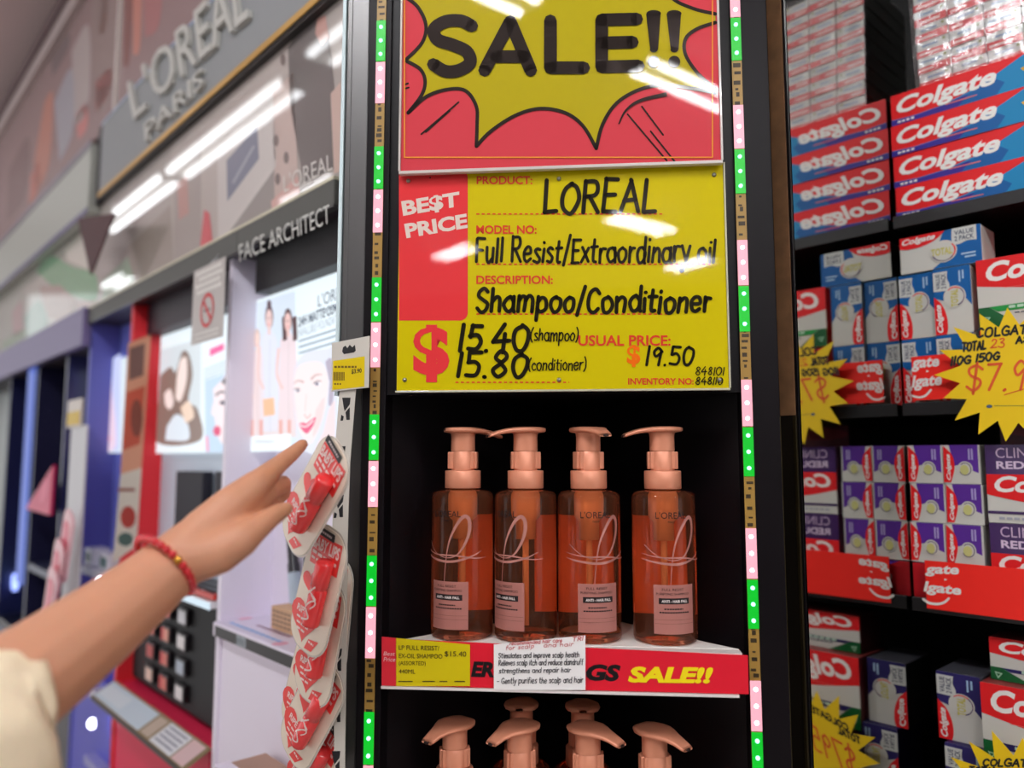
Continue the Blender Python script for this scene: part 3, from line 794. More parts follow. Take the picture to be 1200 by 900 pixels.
def draw_pack(s, fn, col, circ=True, plain=False, tagged=True):
    """Value pack face in 0..1 coordinates (a along the long side, b up), placed by fn."""
    q = Sheet(s.mb, lambda a, b_, l: s.fn(*fn(a, b_), l))
    q.rect(0, 0, 1, 1, CW, 1)
    q.poly([(.40, 0), (1, 0), (1, 1), (.56, 1), (.50, .70), (.58, .40), (.50, .14)], col, 2)
    q.poly(smooth_line([(.0, .70), (.10, .66), (.28, .68), (.46, .80), (.58, 1.0)]) + [(0, 1)], CR, 3)
    q.text('Colgate', [(.03, .95), (.47, .98), (.44, .77), (.03, .74)], TW, 4, bold=.035, shear=.2)
    if tagged:
        q.poly(smooth_line([(.66, 1), (.66, .62), (.74, .56), (.84, .62), (.95, .60)]) + [(.95, 1)], C((214, 214, 208), .4), 3)
        q.text('VALUE', [(.69, .93), (.92, .93), (.92, .81), (.69, .81)], SMALL, 4, bold=.02); q.text('2 PACK', [(.69, .78), (.92, .78), (.92, .65), (.69, .65)], SMALL, 4, bold=.02)
    q.ell(.55, .44, .165, .30, CW, 4)
    q.stroke([(.55 + .140 * cos(radians(a_)), .44 + .255 * sin(radians(a_))) for a_ in range(-160, 60, 20)], .016, CR if tagged else C((130, 90, 160)), 5)
    q.stroke([(.55 + .140 * cos(radians(a_)), .44 + .255 * sin(radians(a_))) for a_ in range(-160, -20, 20)], .016, NAVY, 6)
    q.text('TOTAL', [(.40, .54), (.66, .54), (.66, .34), (.40, .34)], C((206, 196, 96)), 6, bold=.03)
    for a_, b_ in ((.76, .26), (.80, .17)): q.rect(a_, b_, .93, b_ + .045, C((170, 200, 226)), 4)
def d_lying(s, w, h): draw_pack(s, lambda a, b_: (a * w, b_ * h), CBL)
def d_upright(s, w, h): draw_pack(s, lambda a, b_: (w * (1 - b_), h * a), CBL)
def d_navy(s, w, h): draw_pack(s, lambda a, b_: (w * (1 - b_), h * a), NAVY)
def d_purple(s, w, h):
    s.rect(0, 0, w, h, CW, 1)
    s.poly([(.18 * w, h), (w * .96, h), (w * .96, .28 * h), (.80 * w, .34 * h), (.60 * w, .52 * h), (.3 * w, .46 * h)], PUR, 2)
    s.poly(smooth_line([(.02 * w, .98 * h), (.26 * w, .74 * h), (.31 * w, .40 * h), (.20 * w, .04 * h)]) + [(0, .03 * h)], CR, 3)
    s.text('Colgate', [(.08 * w, .10 * h), (.08 * w, .78 * h), (.24 * w, .74 * h), (.23 * w, .08 * h)], TW, 4, bold=.035, shear=.2)
    s.ell(.60 * w, .38 * h, .21 * w, .20 * h, CW, 4); s.stroke([(.60 * w + .16 * w * cos(radians(a_)), .38 * h + .155 * h * sin(radians(a_))) for a_ in range(-150, 150, 20)], .0012, C((112, 104, 120)), 5)
    s.ell(.58 * w, .36 * h, .12 * w, .13 * h, C((206, 202, 128)), 5)
    for k in (.70, .78): s.rect(k * w, .62 * h, (k + .05) * w, .9 * h, C((176, 160, 210)), 4)
def d_family(band):
    def f(s, w, h):
        s.rect(0, 0, w, h, CW, 1)
        s.poly([(0, h), (w, h), (w, .50 * h)] + smooth_line([(w, .46 * h), (.6 * w, .44 * h), (.3 * w, .50 * h), (0, .62 * h)])[1:], CR, 2)
        s.text('Colgate', [(.012, .95 * h), (.124, .95 * h), (.121, .58 * h), (.009, .58 * h)], TW, 3, bold=.035, shear=.15)
        s.rect(.03, .55 * h, .07, .555 * h, C((240, 130, 120)), 4)
        s.poly([(0, .30 * h), (.012, .30 * h), (.045, 0), (0, 0)], C((10, 92, 44), .3), 2)
        s.poly([(.012, .30 * h), (w, .34 * h), (w, .24 * h), (.022, .22 * h)], band, 3)
        s.ell(.0085, .13 * h, .0052, .0052, C((170, 214, 180)), 3, n=3, rot=.4); s.ell(.0085, .13 * h, .0026, .0026, C((10, 92, 44), .3), 4, n=3, rot=.4)
        s.dashes(.034, .12, .27 * h, .007, .002, .0035, C((190, 220, 196)), 4)
        s.dashes(.04, .14, .18 * h, .005, .0015, .0015, SMALL, 4)
    return f
def d_clinical(s, w, h):
    s.rect(0, 0, w, h, CW, 1)
    s.rect(0, .62 * h, w, h, C((66, 36, 92), .3, coat=.2), 2)
    s.text('CLINICALLY PROVEN TO', [(.012, .96 * h), (.19, .96 * h), (.19, .83 * h), (.012, .83 * h)], C((206, 180, 206)), 3); s.text('REDUCES PLAQUE', [(.012, .79 * h), (.15, .79 * h), (.15, .67 * h), (.012, .67 * h)], C((222, 200, 222)), 3, bold=.03)
    s.poly([(0, .62 * h), (w, .62 * h), (w, .34 * h)] + smooth_line([(w, .22 * h), (.5 * w, .20 * h), (.2 * w, .27 * h), (0, .36 * h)])[1:], CR, 3)
    s.text('Colgate', [(.010, .600 * h), (.112, .600 * h), (.109, .33 * h), (.007, .33 * h)], TW, 4, bold=.035, shear=.15)
    s.rect(0, .115 * h, w, .15 * h, C((66, 36, 92), .3), 4); s.dashes(.012, .1, .06 * h, .006, .002, .003, C((176, 176, 186)), 4)

def place(mb, name, label, x, y, z, group=None, rotz=0.0, cat='toothpaste carton'):
    o = mb.build(name, None, RT, (x, y, z), (0, 0, RT.a + rotz))
    return tag(o, label, cat, group)

# four long red cartons stacked on the top shelf
hz = (RT.z(1038, 116) - Z1) / 4
for k, wd in enumerate(('topmost', 'second from the top', 'third from the top', 'lowest')):
    zz = Z1 + .0003 + hz * (3 - k)
    place(carton('toothpaste_carton', .212, hz - .0006, .05, CR, d_long), 'toothpaste_carton', 'long red and blue carton, %s of four on the top shelf' % wd, .002 + (.0015, 0, .001, .0025)[k], -.002 - (.0, .001, .0, .0015)[k], zz, 'long red cartons on the top shelf')
    b = carton('toothpaste_carton', .212, hz - .0006, .05, CR, d_long)

# film wrapped stack of small cartons above
fx = [RT.x(1077, 90, .012), RT.x(1107, 90, .012), RT.x(1145, 90, .012), RT.x(1187, 90, .012)]
cw = .0425; rn = random.Random(5)
zb0 = Z1 + hz * 4 + .0006
for r in range(9):
    for c_ in range(4):
        if r >= 9: continue
        b = MB(); w, h = cw - .0012, .0228
        b.box(0, w, 0, .16, 0, h, C((214, 210, 204), .3, coat=.4), .001, seg=1)
        s = flat(b, (0, -.0001, 0), (1, 0, 0), (0, 0, 1), (0, -1, 0))
        s.poly([(0, 0), (w, 0), (w, rn.uniform(.4, .55) * h), (0, rn.uniform(.35, .5) * h)], C((212, 44, 48), .3, coat=.4), 1)
        s.rect(rn.uniform(.1, .3) * w, .62 * h, rn.uniform(.6, .8) * w, .78 * h, C((150, 164, 188), .3), 2)
        s.rect(.08 * w, .14 * h, rn.uniform(.4, .8) * w, .28 * h, C((236, 190, 184), .3), 2)
        s.ell(.85 * w, .82 * h, .05 * w, .1 * h, C((150, 150, 90), .3), 2, n=10)
        o = b.build('wrapped_carton', None, RT, (fx[0] + c_ * cw - r * .0006, .012 + rn.uniform(0, .0015), zb0 + r * .0232))
        tag(o, 'small red and white carton in the film wrapped stack above the long red cartons', 'toothpaste carton', 'film wrapped small cartons')
FILM = bpy.data.materials.new('clear_film'); FILM.use_nodes = True
_nt = FILM.node_tree; _nt.nodes.remove(_nt.nodes['Principled BSDF'])
_tr = _nt.nodes.new('ShaderNodeBsdfTransparent'); _gl = _nt.nodes.new('ShaderNodeBsdfGlossy'); _mx = _nt.nodes.new('ShaderNodeMixShader'); _bp = _nt.nodes.new('ShaderNodeBump'); _no = _nt.nodes.new('ShaderNodeTexNoise'); _tc = _nt.nodes.new('ShaderNodeTexCoord')
_gl.inputs['Roughness'].default_value = .12; _mx.inputs[0].default_value = .17; _no.inputs['Scale'].default_value = 60; _no.inputs['Detail'].default_value = 4; _bp.inputs['Strength'].default_value = .9; _bp.inputs['Distance'].default_value = .004
_nt.links.new(_tc.outputs['Object'], _no.inputs['Vector']); _nt.links.new(_no.outputs['Fac'], _bp.inputs['Height']); _nt.links.new(_bp.outputs['Normal'], _gl.inputs['Normal'])
_nt.links.new(_tr.outputs[0], _mx.inputs[1]); _nt.links.new(_gl.outputs[0], _mx.inputs[2]); _nt.links.new(_mx.outputs[0], _nt.nodes['Material Output'].inputs['Surface'])
b = MB(); x0, x1 = fx[0] - .0035, fx[0] + 4 * cw + .002
for r in range(12):
    pass
NX, NZ = 26, 30; vs, fs = [], []
for j in range(NZ + 1):
    for i in range(NX + 1):
        z = j / NZ * .214; x = x0 - z * .026 + (x1 - x0) * i / NX
        vs.append((x, .0085 - rn.uniform(0, .0022), zb0 + z + .0005))
for j in range(NZ):
    for i in range(NX): fs.append([j * (NX + 1) + i, j * (NX + 1) + i + 1, (j + 1) * (NX + 1) + i + 1, (j + 1) * (NX + 1) + i])
b.add(vs, fs, FILM, True)
b.add([(x0, .0075, zb0 + .0005), (x0, .175, zb0 + .0005), (x0 - .0056, .175, zb0 + .214), (x0 - .0056, .0075, zb0 + .214)], [[0, 1, 2, 3]], FILM)
b.add([(x1, .0075, zb0 + .0005), (x1, .175, zb0 + .0005), (x1 - .0056, .175, zb0 + .214), (x1 - .0056, .0075, zb0 + .214)], [[0, 1, 2, 3]], FILM)
tag(b.build('plastic_film', None, RT, (0, 0, 0)), 'crinkled clear film wrapped round the stack of small cartons', 'plastic film')

# second shelf: blue and white value packs
zt2 = RT.z(1073, 321); zm2 = RT.z(1073, 397)
hU = (zt2 - zm2) - .0006
xa = RT.x(1053, 350); xb = RT.x(1095, 350); wU = xb - xa - .001
g = 'blue and white value packs'
for row, (zz, nm) in enumerate(((zm2, 'upper'), (zm2 - hU - .0006, 'lower'))):
    for c_, (nm2) in enumerate(('against the mirror', 'beside the family carton')):
        x = max(.0015, xa - .001) + c_ * (wU + .0012); up = .0002 if c_ == 0 else .0022
        place(carton('value_pack', wU, hU, .10, CW, d_upright), 'value_pack', 'upright blue and white value pack, %s row, %s' % (nm, nm2), x, .0 if c_ == 0 else -.006, zz + .0003, g)
wl = .098
xl_ = RT.x(1051, 300)
place(carton('value_pack', .1, .050, .055, CW, d_lying), 'value_pack', 'blue and white value pack lying flat on top of the upright packs', max(.0065, xl_ - .001), -.0035, zt2 + .0012, g)
xf = RT.x(1146, 340, -.006)
for row in range(2):
    place(carton('family_carton', .215, hU, .11, CR, d_family(C((20, 150, 62), .3))), 'family_carton', ('wide red and white carton with green band beside the blue value packs', 'wide red and white carton with green band, under its twin behind the price burst')[row], xf, -.008, (zm2 + .0022, zm2 - hU - .0006 + .0003)[row], 'green banded wide cartons')

def red_strip(px_tl, px_bl, z_len, label, lines, root, Y):
    t = MB(); s = pixsheet(t, RT, Y, (0, 0, 0))
    x0, zt_ = RT.hit(*px_tl, Y); x1, zb_ = RT.hit(*px_bl, Y)
    RSM = C((255, 46, 36), .45, spec=.3)
    t.box(x0, x0 + z_len, Y, Y + .0015, zb_, zt_, RSM)
    lines(s)
    return tag(t.build('shelf_strip', None, RT, (0, 0, 0)), label, 'shelf strip')
Yst = -.018
def Za(x, y): return (1030 + x / 5.29, 350 + y / 5.29)
def l1(s):
    s.text('gate', [Za(206, 368), Za(374, 358), Za(374, 440), Za(200, 456)], TW, 1, bold=.035, shear=.15)
    s.text('lgate', [Za(204, 478), Za(390, 462), Za(392, 556), Za(204, 574)], TW, 1, bold=.035, shear=.15)
    s.stroke([Za(208, 602), Za(250, 612), Za(290, 600), Za(322, 566)], 2.6, TW, 1); s.ell(*Za(300, 450), 2.4, 1.6, TW, 1, n=3)
red_strip(Za(200, 362), Za(204, 632), .4, 'red shelf strip with white lettering under the blue and white packs', l1, None, Yst)
def Zc(x, y): return (1040 + x / 7.5, 640 + y / 7.5)
def l2(s):
    s.text('gate', [Zc(336, 166), Zc(630, 172), Zc(628, 276), Zc(330, 264)], TW, 1, bold=.035, shear=.1)
    s.text('lgate', [Zc(324, 306), Zc(650, 346), Zc(648, 456), Zc(316, 424)], TW, 1, bold=.035, shear=.1)
    s.stroke([Zc(316, 466), Zc(370, 500), Zc(450, 508), Zc(505, 490), Zc(538, 460)], 3.0, TW, 1); s.ell(*Zc(510, 294), 2.4, 1.6, TW, 1, n=3)
red_strip(Zc(325, 124), Zc(310, 540), .4, 'red shelf strip with white lettering under the purple packs', l2, None, Yst)

# third shelf: purple packs and clinical cartons
zr = [RT.z(1063, 522), RT.z(1066, 566), RT.z(1066, 611), RT.z(1066, 657)]
xp = max(.0022, RT.x(1063, 545)); wp = RT.x(1106, 545) - xp
for r in range(3):
    for c_ in range(2):
        h = zr[r] - zr[r + 1] - .0006
        place(carton('purple_pack', wp - .001, h, .12, CW, d_purple), 'purple_pack', 'small purple and white pack, %s row, %s' % (('top', 'middle', 'bottom')[r], ('by the mirror', 'away from the mirror')[c_]), max(.0012, xp + c_ * wp + (.0, .0012, -.0008)[r]), -.001 - .002 * (r == 2), zr[r + 1] + .0003, 'purple packs on the middle shelf')
def d_redend(s, w, h):
    s.rect(0, 0, w, h, C((190, 24, 34), .45, spec=.3), 1); s.rect(0, .84 * h, w, h, PUR, 2); s.poly([(0, h), (.3 * w, h), (.95 * w, .7 * h), (w, 0), (0, 0)], C((190, 24, 34), .45, spec=.3), 3)
    s.ell(.80 * w, .5 * h, .26 * w, .2 * h, C((206, 170, 166)), 4); s.ell(.80 * w, .5 * h, .15 * w, .11 * h, C((190, 24, 34), .45, spec=.3), 5)
for c_ in range(2):
    place(carton('red_pack', wp - .001, zr[3] - Z3 - .0015, .12, C((170, 24, 34), .3), d_redend), 'red_pack', ('red pack under the purple packs next to the mirror', 'red pack under the purple packs behind the red shelf strip')[c_], max(.0012, xp + c_ * wp), -.002, Z3 + .0003)
xk = RT.x(1156, 560, -.004)
zk = (RT.z(1157, 521, -.004), RT.z(1157, 612, -.004), RT.z(1157, 704, -.004))
for r in range(2):
    place(carton('clinical_carton', .21, zk[r] - zk[r + 1] - .0008, .1, C((90, 36, 70), .4), d_clinical), 'clinical_carton', ('upper wide purple, red and white carton beside the small purple packs', 'lower wide purple, red and white carton above the red shelf strip')[r], xk, -.004, zk[r + 1] + .0003, 'wide purple and red cartons')
bb = carton('clinical_carton', .21, zk[2] - Z3 - .001, .1, C((90, 36, 70), .4), d_clinical)
place(bb, 'clinical_carton', 'wide purple carton hidden behind the red strip under the purple cartons', xk, -.004, Z3 + .0003, 'wide purple and red cartons')
# dark red multipacks set back above the purple packs
for k, (x, lab) in enumerate(((RT.x(1172, 505, .05), 'dark wine red pack set back on top of the wide purple cartons'),)):
    def d_wine(s, w, h): s.rect(0, 0, w, h, C((96, 20, 40), .4), 1); s.ell(.3 * w, .6 * h, .3 * w, .3 * h, C((130, 24, 46), .4), 2)
    place(carton('wine_pack', .18, .032, .08, C((80, 30, 60), .4), d_wine), 'wine_pack', lab, x, .05, zk[0] + .0004)

# fourth shelf
Yv = .012
x0, zt4 = RT.hit(1097, 785, Yv); x1, _ = RT.hit(1148, 790, Yv); _, zb4 = RT.hit(1103, 864, Yv)
wv, hv = x1 - x0, zt4 - zb4
place(carton('navy_pack', wv, hv, .09, C((84, 84, 92), .4), d_navy), 'navy_pack', 'upright navy and white value pack standing on another pack on the low shelf', x0, Yv, zb4, 'navy value packs')  # side colour darkened so these faces look unlit
zlow = zb4 - .0006 - hv
place(carton('navy_pack', wv, hv, .085, NAVY, d_navy), 'navy_pack', 'navy and white value pack at the very bottom under the upright navy pack', x0 + .010, Yv - .012, zlow, 'navy value packs')
xg, ztg = RT.hit(1148.5, 798, -.004)
zgl = max(ztg - .098, Z4b + .0035)
place(carton('white_carton', .21, ztg - zgl - .0004, .09, C((150, 60, 60), .4), d_family(NAVY)), 'white_carton', 'red and white carton with navy band beside the upright navy pack', xg, -.004, zgl, 'navy banded wide cartons')  # dim side colour paints the unlit faces of this carton
xg2, ztg2 = RT.hit(1168, 740, .05)
place(carton('white_carton', .21, ztg2 - ztg - .0015, .07, C((120, 50, 52), .4), d_family(NAVY)), 'white_carton', 'shaded red carton set back on top of the navy banded carton', xg2, .018, ztg + .0004, 'navy banded wide cartons')  # sides a step darker, shade of the set back carton put into colour
bz = MB(); bz.box(max(xg + .002, x0 + .0115 + wv), xg + .208, .0, .085, Z4b + .0016, max(zgl, Z4b + .004) - .0004, C((60, 24, 30), .5), .002)
tag(bz.build('shelf_riser', None, RT, (0, 0, 0)), 'dark tray under the lowest toothpaste cartons', 'tray')

# yellow price bursts
STY = C((250, 208, 12), .6)
def burst_tag(cx, cy, rpx, Y, label, lines, seed):
    rr = random.Random(seed)
    b = MB(); X0, Z0 = RT.hit(cx, cy, Y); s = pixsheet(b, RT, Y, (X0, Y, Z0))
    Rm = rpx * .955 / 900; n = 17; pts = []
    for i in range(n * 2):
        a = pi * i / n + .12; r = Rm * (rr.uniform(.95, 1.08) if i % 2 == 0 else .70)
        pts.append((r * cos(a), r * sin(a)))
    b.prism(pts, -.0004, .0004, STY)
    lines(s)
    o = b.build('price_burst', None, RT, (X0, Y, Z0)); tag(o, label, 'price tag')
BK, OR_ = C((30, 26, 20), .6), C((232, 92, 40), .6)
def lb(s):
    s.hand('COLGATE', [Za(604, 188), Za(960, 160), Za(960, 214), Za(604, 240)], 2.6, BK, 3, 21); s.hand('ASST', [Za(850, 238), Za(1010, 226), Za(1010, 262), Za(850, 278)], 2.4, BK, 3, 22)
    s.hand('TOTAL', [Za(516, 276), Za(662, 262), Za(662, 312), Za(516, 326)], 2.6, BK, 3, 23); s.hand('23', [Za(694, 256), Za(776, 248), Za(776, 300), Za(694, 306)], 1.6, OR_, 3, 24)
    s.hand('110G 150G', [Za(446, 366), Za(746, 330), Za(746, 376), Za(446, 414)], 2.6, BK, 3, 25)
    s.hand('$7.95', [Za(540, 418), Za(1020, 380), Za(1020, 560), Za(540, 570)], 3.2, OR_, 3, 26)
    s.stroke([Za(780, 596), Za(900, 560)], 1.2, OR_, 3); s.hand('OFF', [Za(850, 576), Za(960, 566), Za(960, 600), Za(850, 610)], 2.0, BK, 3, 27) if 'f' in PEN and False else None
    s.ell(*Za(686, 668), 3.6, 2.0, C((70, 84, 110)), 3, n=14); s.dashes(Za(716, 0)[0], Za(900, 0)[0], Za(0, 664)[1], 2.0, .6, .9, C((120, 110, 60)), 3)
burst_tag(1188, 438, 80, -.034, 'yellow price burst with orange figures in front of the blue and white packs', lb, 4)
def Zd(x, y): return (1040 + x / 5, 720 + y / 5)
def lb2(s):
    s.hand('COLGATE', [Zd(560, 848), Zd(850, 850), Zd(850, 892), Zd(560, 886)], 2.4, BK, 3, 28); s.hand('TOTAL', [Zd(480, 890), Zd(640, 900), Zd(640, 940), Zd(480, 930)], 2.4, BK, 3, 29)
    s.hand('$795', [Zd(520, 1000), Zd(860, 1000), Zd(860, 1160), Zd(520, 1160)], 3.2, OR_, 3, 30)
burst_tag(1206, 950, 80, -.03, 'yellow price burst at the bottom in front of the navy packs', lb2, 6)

# ================================================================== cosmetics run on the left
def hitX(fr, px, py, X):
    d = ray(px, py); ox, oy = -fr.o.dot(fr.X), -fr.o.dot(fr.Y)
    t = (X - ox) / d.dot(fr.X)
    return oy + t * d.dot(fr.Y), EYE + t * d.z
def sidesheet(mb, fr, X, root):                           # print on a plane x = X facing +x
    def fn(u, v, l):
        Y, Z = hitX(fr, u, v, X)
        return Vector((X + l * EPS - root[0], Y - root[1], Z - root[2]))
    return Sheet(mb, fn)

lx = LF.x
X12 = lx(262, 600); X23 = lx(147, 560); X34 = lx(98, 560); X45 = lx(72, 560); X56 = lx(38, 560); X67 = lx(6, 560)
XE = -.006
ZF0, ZF1 = LF.z(397, 243), LF.z(397, 213)
LWH = C((240, 232, 247), .4)
BLUSH = C((224, 200, 192), .4)
def bay(label, xl, xr, depth, side, back, base, zshelf, top=ZF0, sidew=.018):
    t = thing('cosmetics_bay', label, 'shop display', LF, ((xl + xr) / 2, 0, 0))
    cx = (xl + xr) / 2
    p = MB(); p.box(xl - cx, xl - cx + .003, 0, depth + .01, 0, top, side); p.box(xl - sidew + .004 - cx, xl - cx + .001, .0, depth + .01, 0, top, side, .001); p.build('side_panel', t)
    p = MB(); p.box(xl - cx, xr - cx, depth, depth + .01, 0, top, back); p.build('back_panel', t)
    p = MB(); p.box(xl - cx + .003, xr - cx - .016, .004, depth, 0, zshelf, base); p.build('base_panel', t)
    p = MB(); p.box(xl - cx - .014, xr - cx, .002, depth, top, top + .02, C((40, 30, 40), .5)); p.build('canopy', t)
    return t, cx

def lightbox(t, cx, x0, x1, z0, z1, Y, draw, strength=1.0):
    b = MB(); b.box(x0 - cx, x1 - cx, Y, Y + .02, z0, z1, LIT((232, 244, 250), strength), .0008)
    s = pixsheet(b, LF, Y, (cx, 0, 0)); draw(s)
    b.build('lightbox', t)

# ---- nearest bay
ZS1 = LF.z(267, 731, .0)
bay1, c1 = bay('white makeup bay with a glowing poster of three women and a smiling face', X12, XE, .09, LWH, LWH, LWH, ZS1 - .03)
def figure(s, x, y0, y1, w, hair, skin, dress, st=1.0):
    h = y1 - y0
    s.poly([(x - .55 * w, y1), (x - .62 * w, y0 + .62 * h), (x - .5 * w, y0 + .27 * h), (x - .12 * w, y0 + .2 * h), (x + .12 * w, y0 + .2 * h), (x + .5 * w, y0 + .27 * h), (x + .62 * w, y0 + .62 * h), (x + .55 * w, y1)], LIT(dress, st), 2)
    s.ell(x, y0 + .105 * h, .27 * w, .095 * h, LIT(hair, st), 3)
    s.rect(x - .09 * w, y0 + .15 * h, x + .09 * w, y0 + .24 * h, LIT(skin, st), 3)
    s.ell(x, y0 + .122 * h, .215 * w, .078 * h, LIT(skin, st), 4)
    s.stroke([(x - .6 * w, y0 + .34 * h), (x - .7 * w, y0 + .55 * h), (x - .35 * w, y0 + .66 * h)], .16 * w, LIT(skin, st), 4)
    s.ell(x - .08 * w, y0 + .113 * h, .035 * w, .006 * h, LIT(hair, st), 5); s.ell(x + .08 * w, y0 + .113 * h, .035 * w, .006 * h, LIT(hair, st), 5)
    s.ell(x, y0 + .162 * h, .06 * w, .008 * h, LIT((222, 140, 146), st), 5)
    s.stroke([(x + .05 * w, y0 + .28 * h), (x + .02 * w, y0 + .6 * h), (x + .08 * w, y1)], .05 * w, LIT(tuple(int(c * .93) for c in dress), st), 3)
Y1 = .045
def draw1(s):
    s.poly([(290, 358), (346, 341), (350, 528), (288, 527)], LIT((214, 226, 240)), 1)
    s.poly([(288, 470), (346, 470), (348, 512), (288, 512)], LIT((228, 214, 216)), 2)
    figure(s, 302, 384, 508, 13, (214, 188, 180), (236, 208, 200), (232, 212, 214))
    s.ell(316, 357, 2.6, 5.5, LIT((92, 66, 74)), 3)
    figure(s, 316, 356, 506, 18, (92, 66, 74), (232, 200, 196), (222, 226, 240))
    figure(s, 338, 360, 504, 18, (86, 56, 60), (234, 196, 192), (232, 214, 220))
    for x in (334, 346): s.poly([(x - 3, 372), (x + 2, 370), (x + 3, 398), (x - 2, 400)], LIT((86, 56, 60)), 3)
    s.poly([(309, 468), (322, 466), (323, 486), (310, 488)], LIT((246, 190, 150)), 5)
    for x in (294, 305, 328, 338): s.rect(x, 492, x + 4, 512, LIT((226, 168, 160)), 5)
    s.poly([(288, 512), (342, 508), (342, 528), (288, 530)], LIT((236, 246, 250)), 6)
    s.rect(300, 517, 322, 518, LIT((160, 150, 160)), 7)
    # the smiling face
    s.poly(smooth_line([(344, 430), (358, 414), (384, 409), (393, 412), (393, 524), (352, 525), (344, 480)]), LIT((220, 224, 238)), 2)
    s.poly(smooth_line([(345, 446), (350, 430), (364, 424), (378, 426), (385, 444), (383, 472), (376, 498), (366, 519), (358, 516), (350, 498), (346, 470)]), LIT((243, 227, 228)), 3)
    s.poly(smooth_line([(382, 424), (389, 420), (392, 440), (391, 470), (386, 474), (387, 448)]), LIT((176, 166, 186)), 4)
    s.poly([(386, 480), (393, 468), (393, 526), (370, 526), (380, 506)], LIT((238, 216, 220)), 3)
    s.poly(smooth_line([(371, 480), (381, 466), (377, 494), (368, 512), (368, 500)]), LIT((236, 212, 214)), 4)
    s.stroke([(345.5, 450), (350, 446), (357, 448)], 2.4, LIT((204, 174, 174)), 5, taper=lambda q: .5 + .6 * q); s.stroke([(365.5, 445), (371, 439.5), (378.5, 439)], 2.6, LIT((204, 174, 174)), 5, taper=lambda q: 1.1 - .6 * q)
    s.ell(349.5, 458, 3.2, 2.0, LIT((236, 232, 240)), 5); s.ell(373, 450, 4.0, 2.3, LIT((236, 232, 240)), 5)
    s.ell(350, 458, 1.7, 1.8, LIT((120, 112, 134)), 6); s.ell(372.5, 450, 2.0, 2.1, LIT((120, 112, 134)), 6)
    s.stroke([(346, 456.5), (350, 455), (353, 457)], 1.0, LIT((120, 90, 100)), 7); s.stroke([(368.5, 449.5), (373, 446.5), (377.5, 447)], 1.0, LIT((120, 90, 100)), 7)
    s.stroke([(358, 486), (361, 490), (365, 486)], 1.4, LIT((222, 178, 178)), 5); s.stroke([(360, 462), (358.5, 482)], 1.0, LIT((232, 206, 206)), 5)
    s.poly(smooth_line([(351, 497), (356, 495), (360, 496.5), (364, 493), (371, 489), (368, 499), (361, 508), (355, 504)]), LIT((226, 84, 128)), 5)
    s.stroke([(353, 498), (360, 500), (368.5, 492.5)], 1.5, LIT((250, 238, 240)), 6)
    T_ = LIT((70, 84, 104))
    s.text("L'OREAL", [(374, 346), (412, 330), (412, 346), (374, 360)], T_, 7); s.text('PARIS', [(382, 362), (404, 354), (404, 360), (382, 367)], T_, 7)
    s.text('24H MATTE COVER', [(351, 372), (404, 352), (404, 364), (351, 384)], T_, 7, bold=.03); s.text('INFALLIBLE FOUNDATION', [(351, 386), (404, 366), (404, 376), (351, 396)], LIT((150, 164, 180)), 7)
    for k in range(3): s.stroke([(352, 400 + k * 7), (402, 384 + k * 7.5)], 2.2, LIT((140, 156, 172)), 7, smooth=False)
lightbox(bay1, c1, lx(291, 450, Y1), XE - .012, LF.z(291, 529, Y1), LF.z(300, 352, Y1), Y1, draw1)
v = MB(); v.box(lx(299, 345, .02) - c1, XE - .002 - c1, .02, .088, LF.z(300, 352, Y1) + .001, ZF0, C((16, 12, 18), .5)); v.build('valance', bay1)
p = MB(); p.box(X12 + .003 - c1, XE - .014 - c1, -.012, .088, ZS1 - .022, ZS1, LWH, .001)
s = flat(p, (X12 - c1, -.012, ZS1 + .0002), (1, 0, 0), (0, 1, 0), (0, 0, 1))
W_ = XE - X12
s.rect(.004, .002, W_ - .02, .095, C((222, 214, 232), .3, coat=.4), 1)
for (u0, u1, v) in ((.10, .17, .060), (.08, .2, .042)): s.dashes(u0, u1, v, .012, .003, .006, C((150, 110, 130)), 2)
s.dashes(.03, .22, .018, .016, .003, .007, C((120, 170, 220)), 2); s.ell(.016, .05, .008, .012, C((226, 150, 170)), 2); s.ell(.225, .012, .012, .012, C((222, 160, 180)), 2)
s = flat(p, (X12 - c1, -.0122, ZS1 - .022), (1, 0, 0), (0, 0, 1), (0, -1, 0))
s.rect(.012, .001, W_ - .02, .018, C((46, 42, 44), .4), 1); s.rect(.10, .002, .135, .017, C((170, 178, 186)), 2)
for k in range(6): s.rect(.102 + k * .0052, .004, .1045 + k * .0052, .014, C((80, 88, 96)), 3)
p.build('shelf', bay1)
# things standing on that shelf
kb = MB(); KR = C((206, 166, 130), .7)
xk_, zk_ = LF.hit(318, 712, .035)
kb.box(0, .075, 0, .03, 0, .036, KR, .001); s = flat(kb, (0, -.0001, 0), (1, 0, 0), (0, 0, 1), (0, -1, 0))
for k in range(4): s.dashes(.006, .068, .029 - k * .007, .011 - k, .003, .003, C((120, 84, 64)), 1) if False else s.dashes(.006, .068, .029 - k * .007, .010, .003, .003, C((120, 84, 64)), 1)
tag(kb.build('kraft_box', None, LF, (xk_, .035, ZS1 + .0012)), 'small kraft brown box with printed lines on the white makeup shelf', 'box')
def cosmetic_tube(x, y, z, r, h, lean, label, body, labc):
    t = MB(); M4 = Matrix.Rotation(radians(lean), 4, 'Y')
    t.lathe([(r * .8, 0), (r, .002), (r, h * .58), (r * .86, h * .6), (r * .86, h * .98), (r * .7, h)], body, 20, mtx=M4)
    t.lathe([(r + .0003, h * .12), (r + .0003, h * .5)], labc, 20, cap=False, mtx=M4)
    tag(t.build('mascara_tube', None, LF, (x, y, z)), label, 'makeup tube', 'black tubes on the makeup shelf')
DKT, LBT = C((24, 24, 34), .25, coat=.5), C((186, 200, 216), .4)
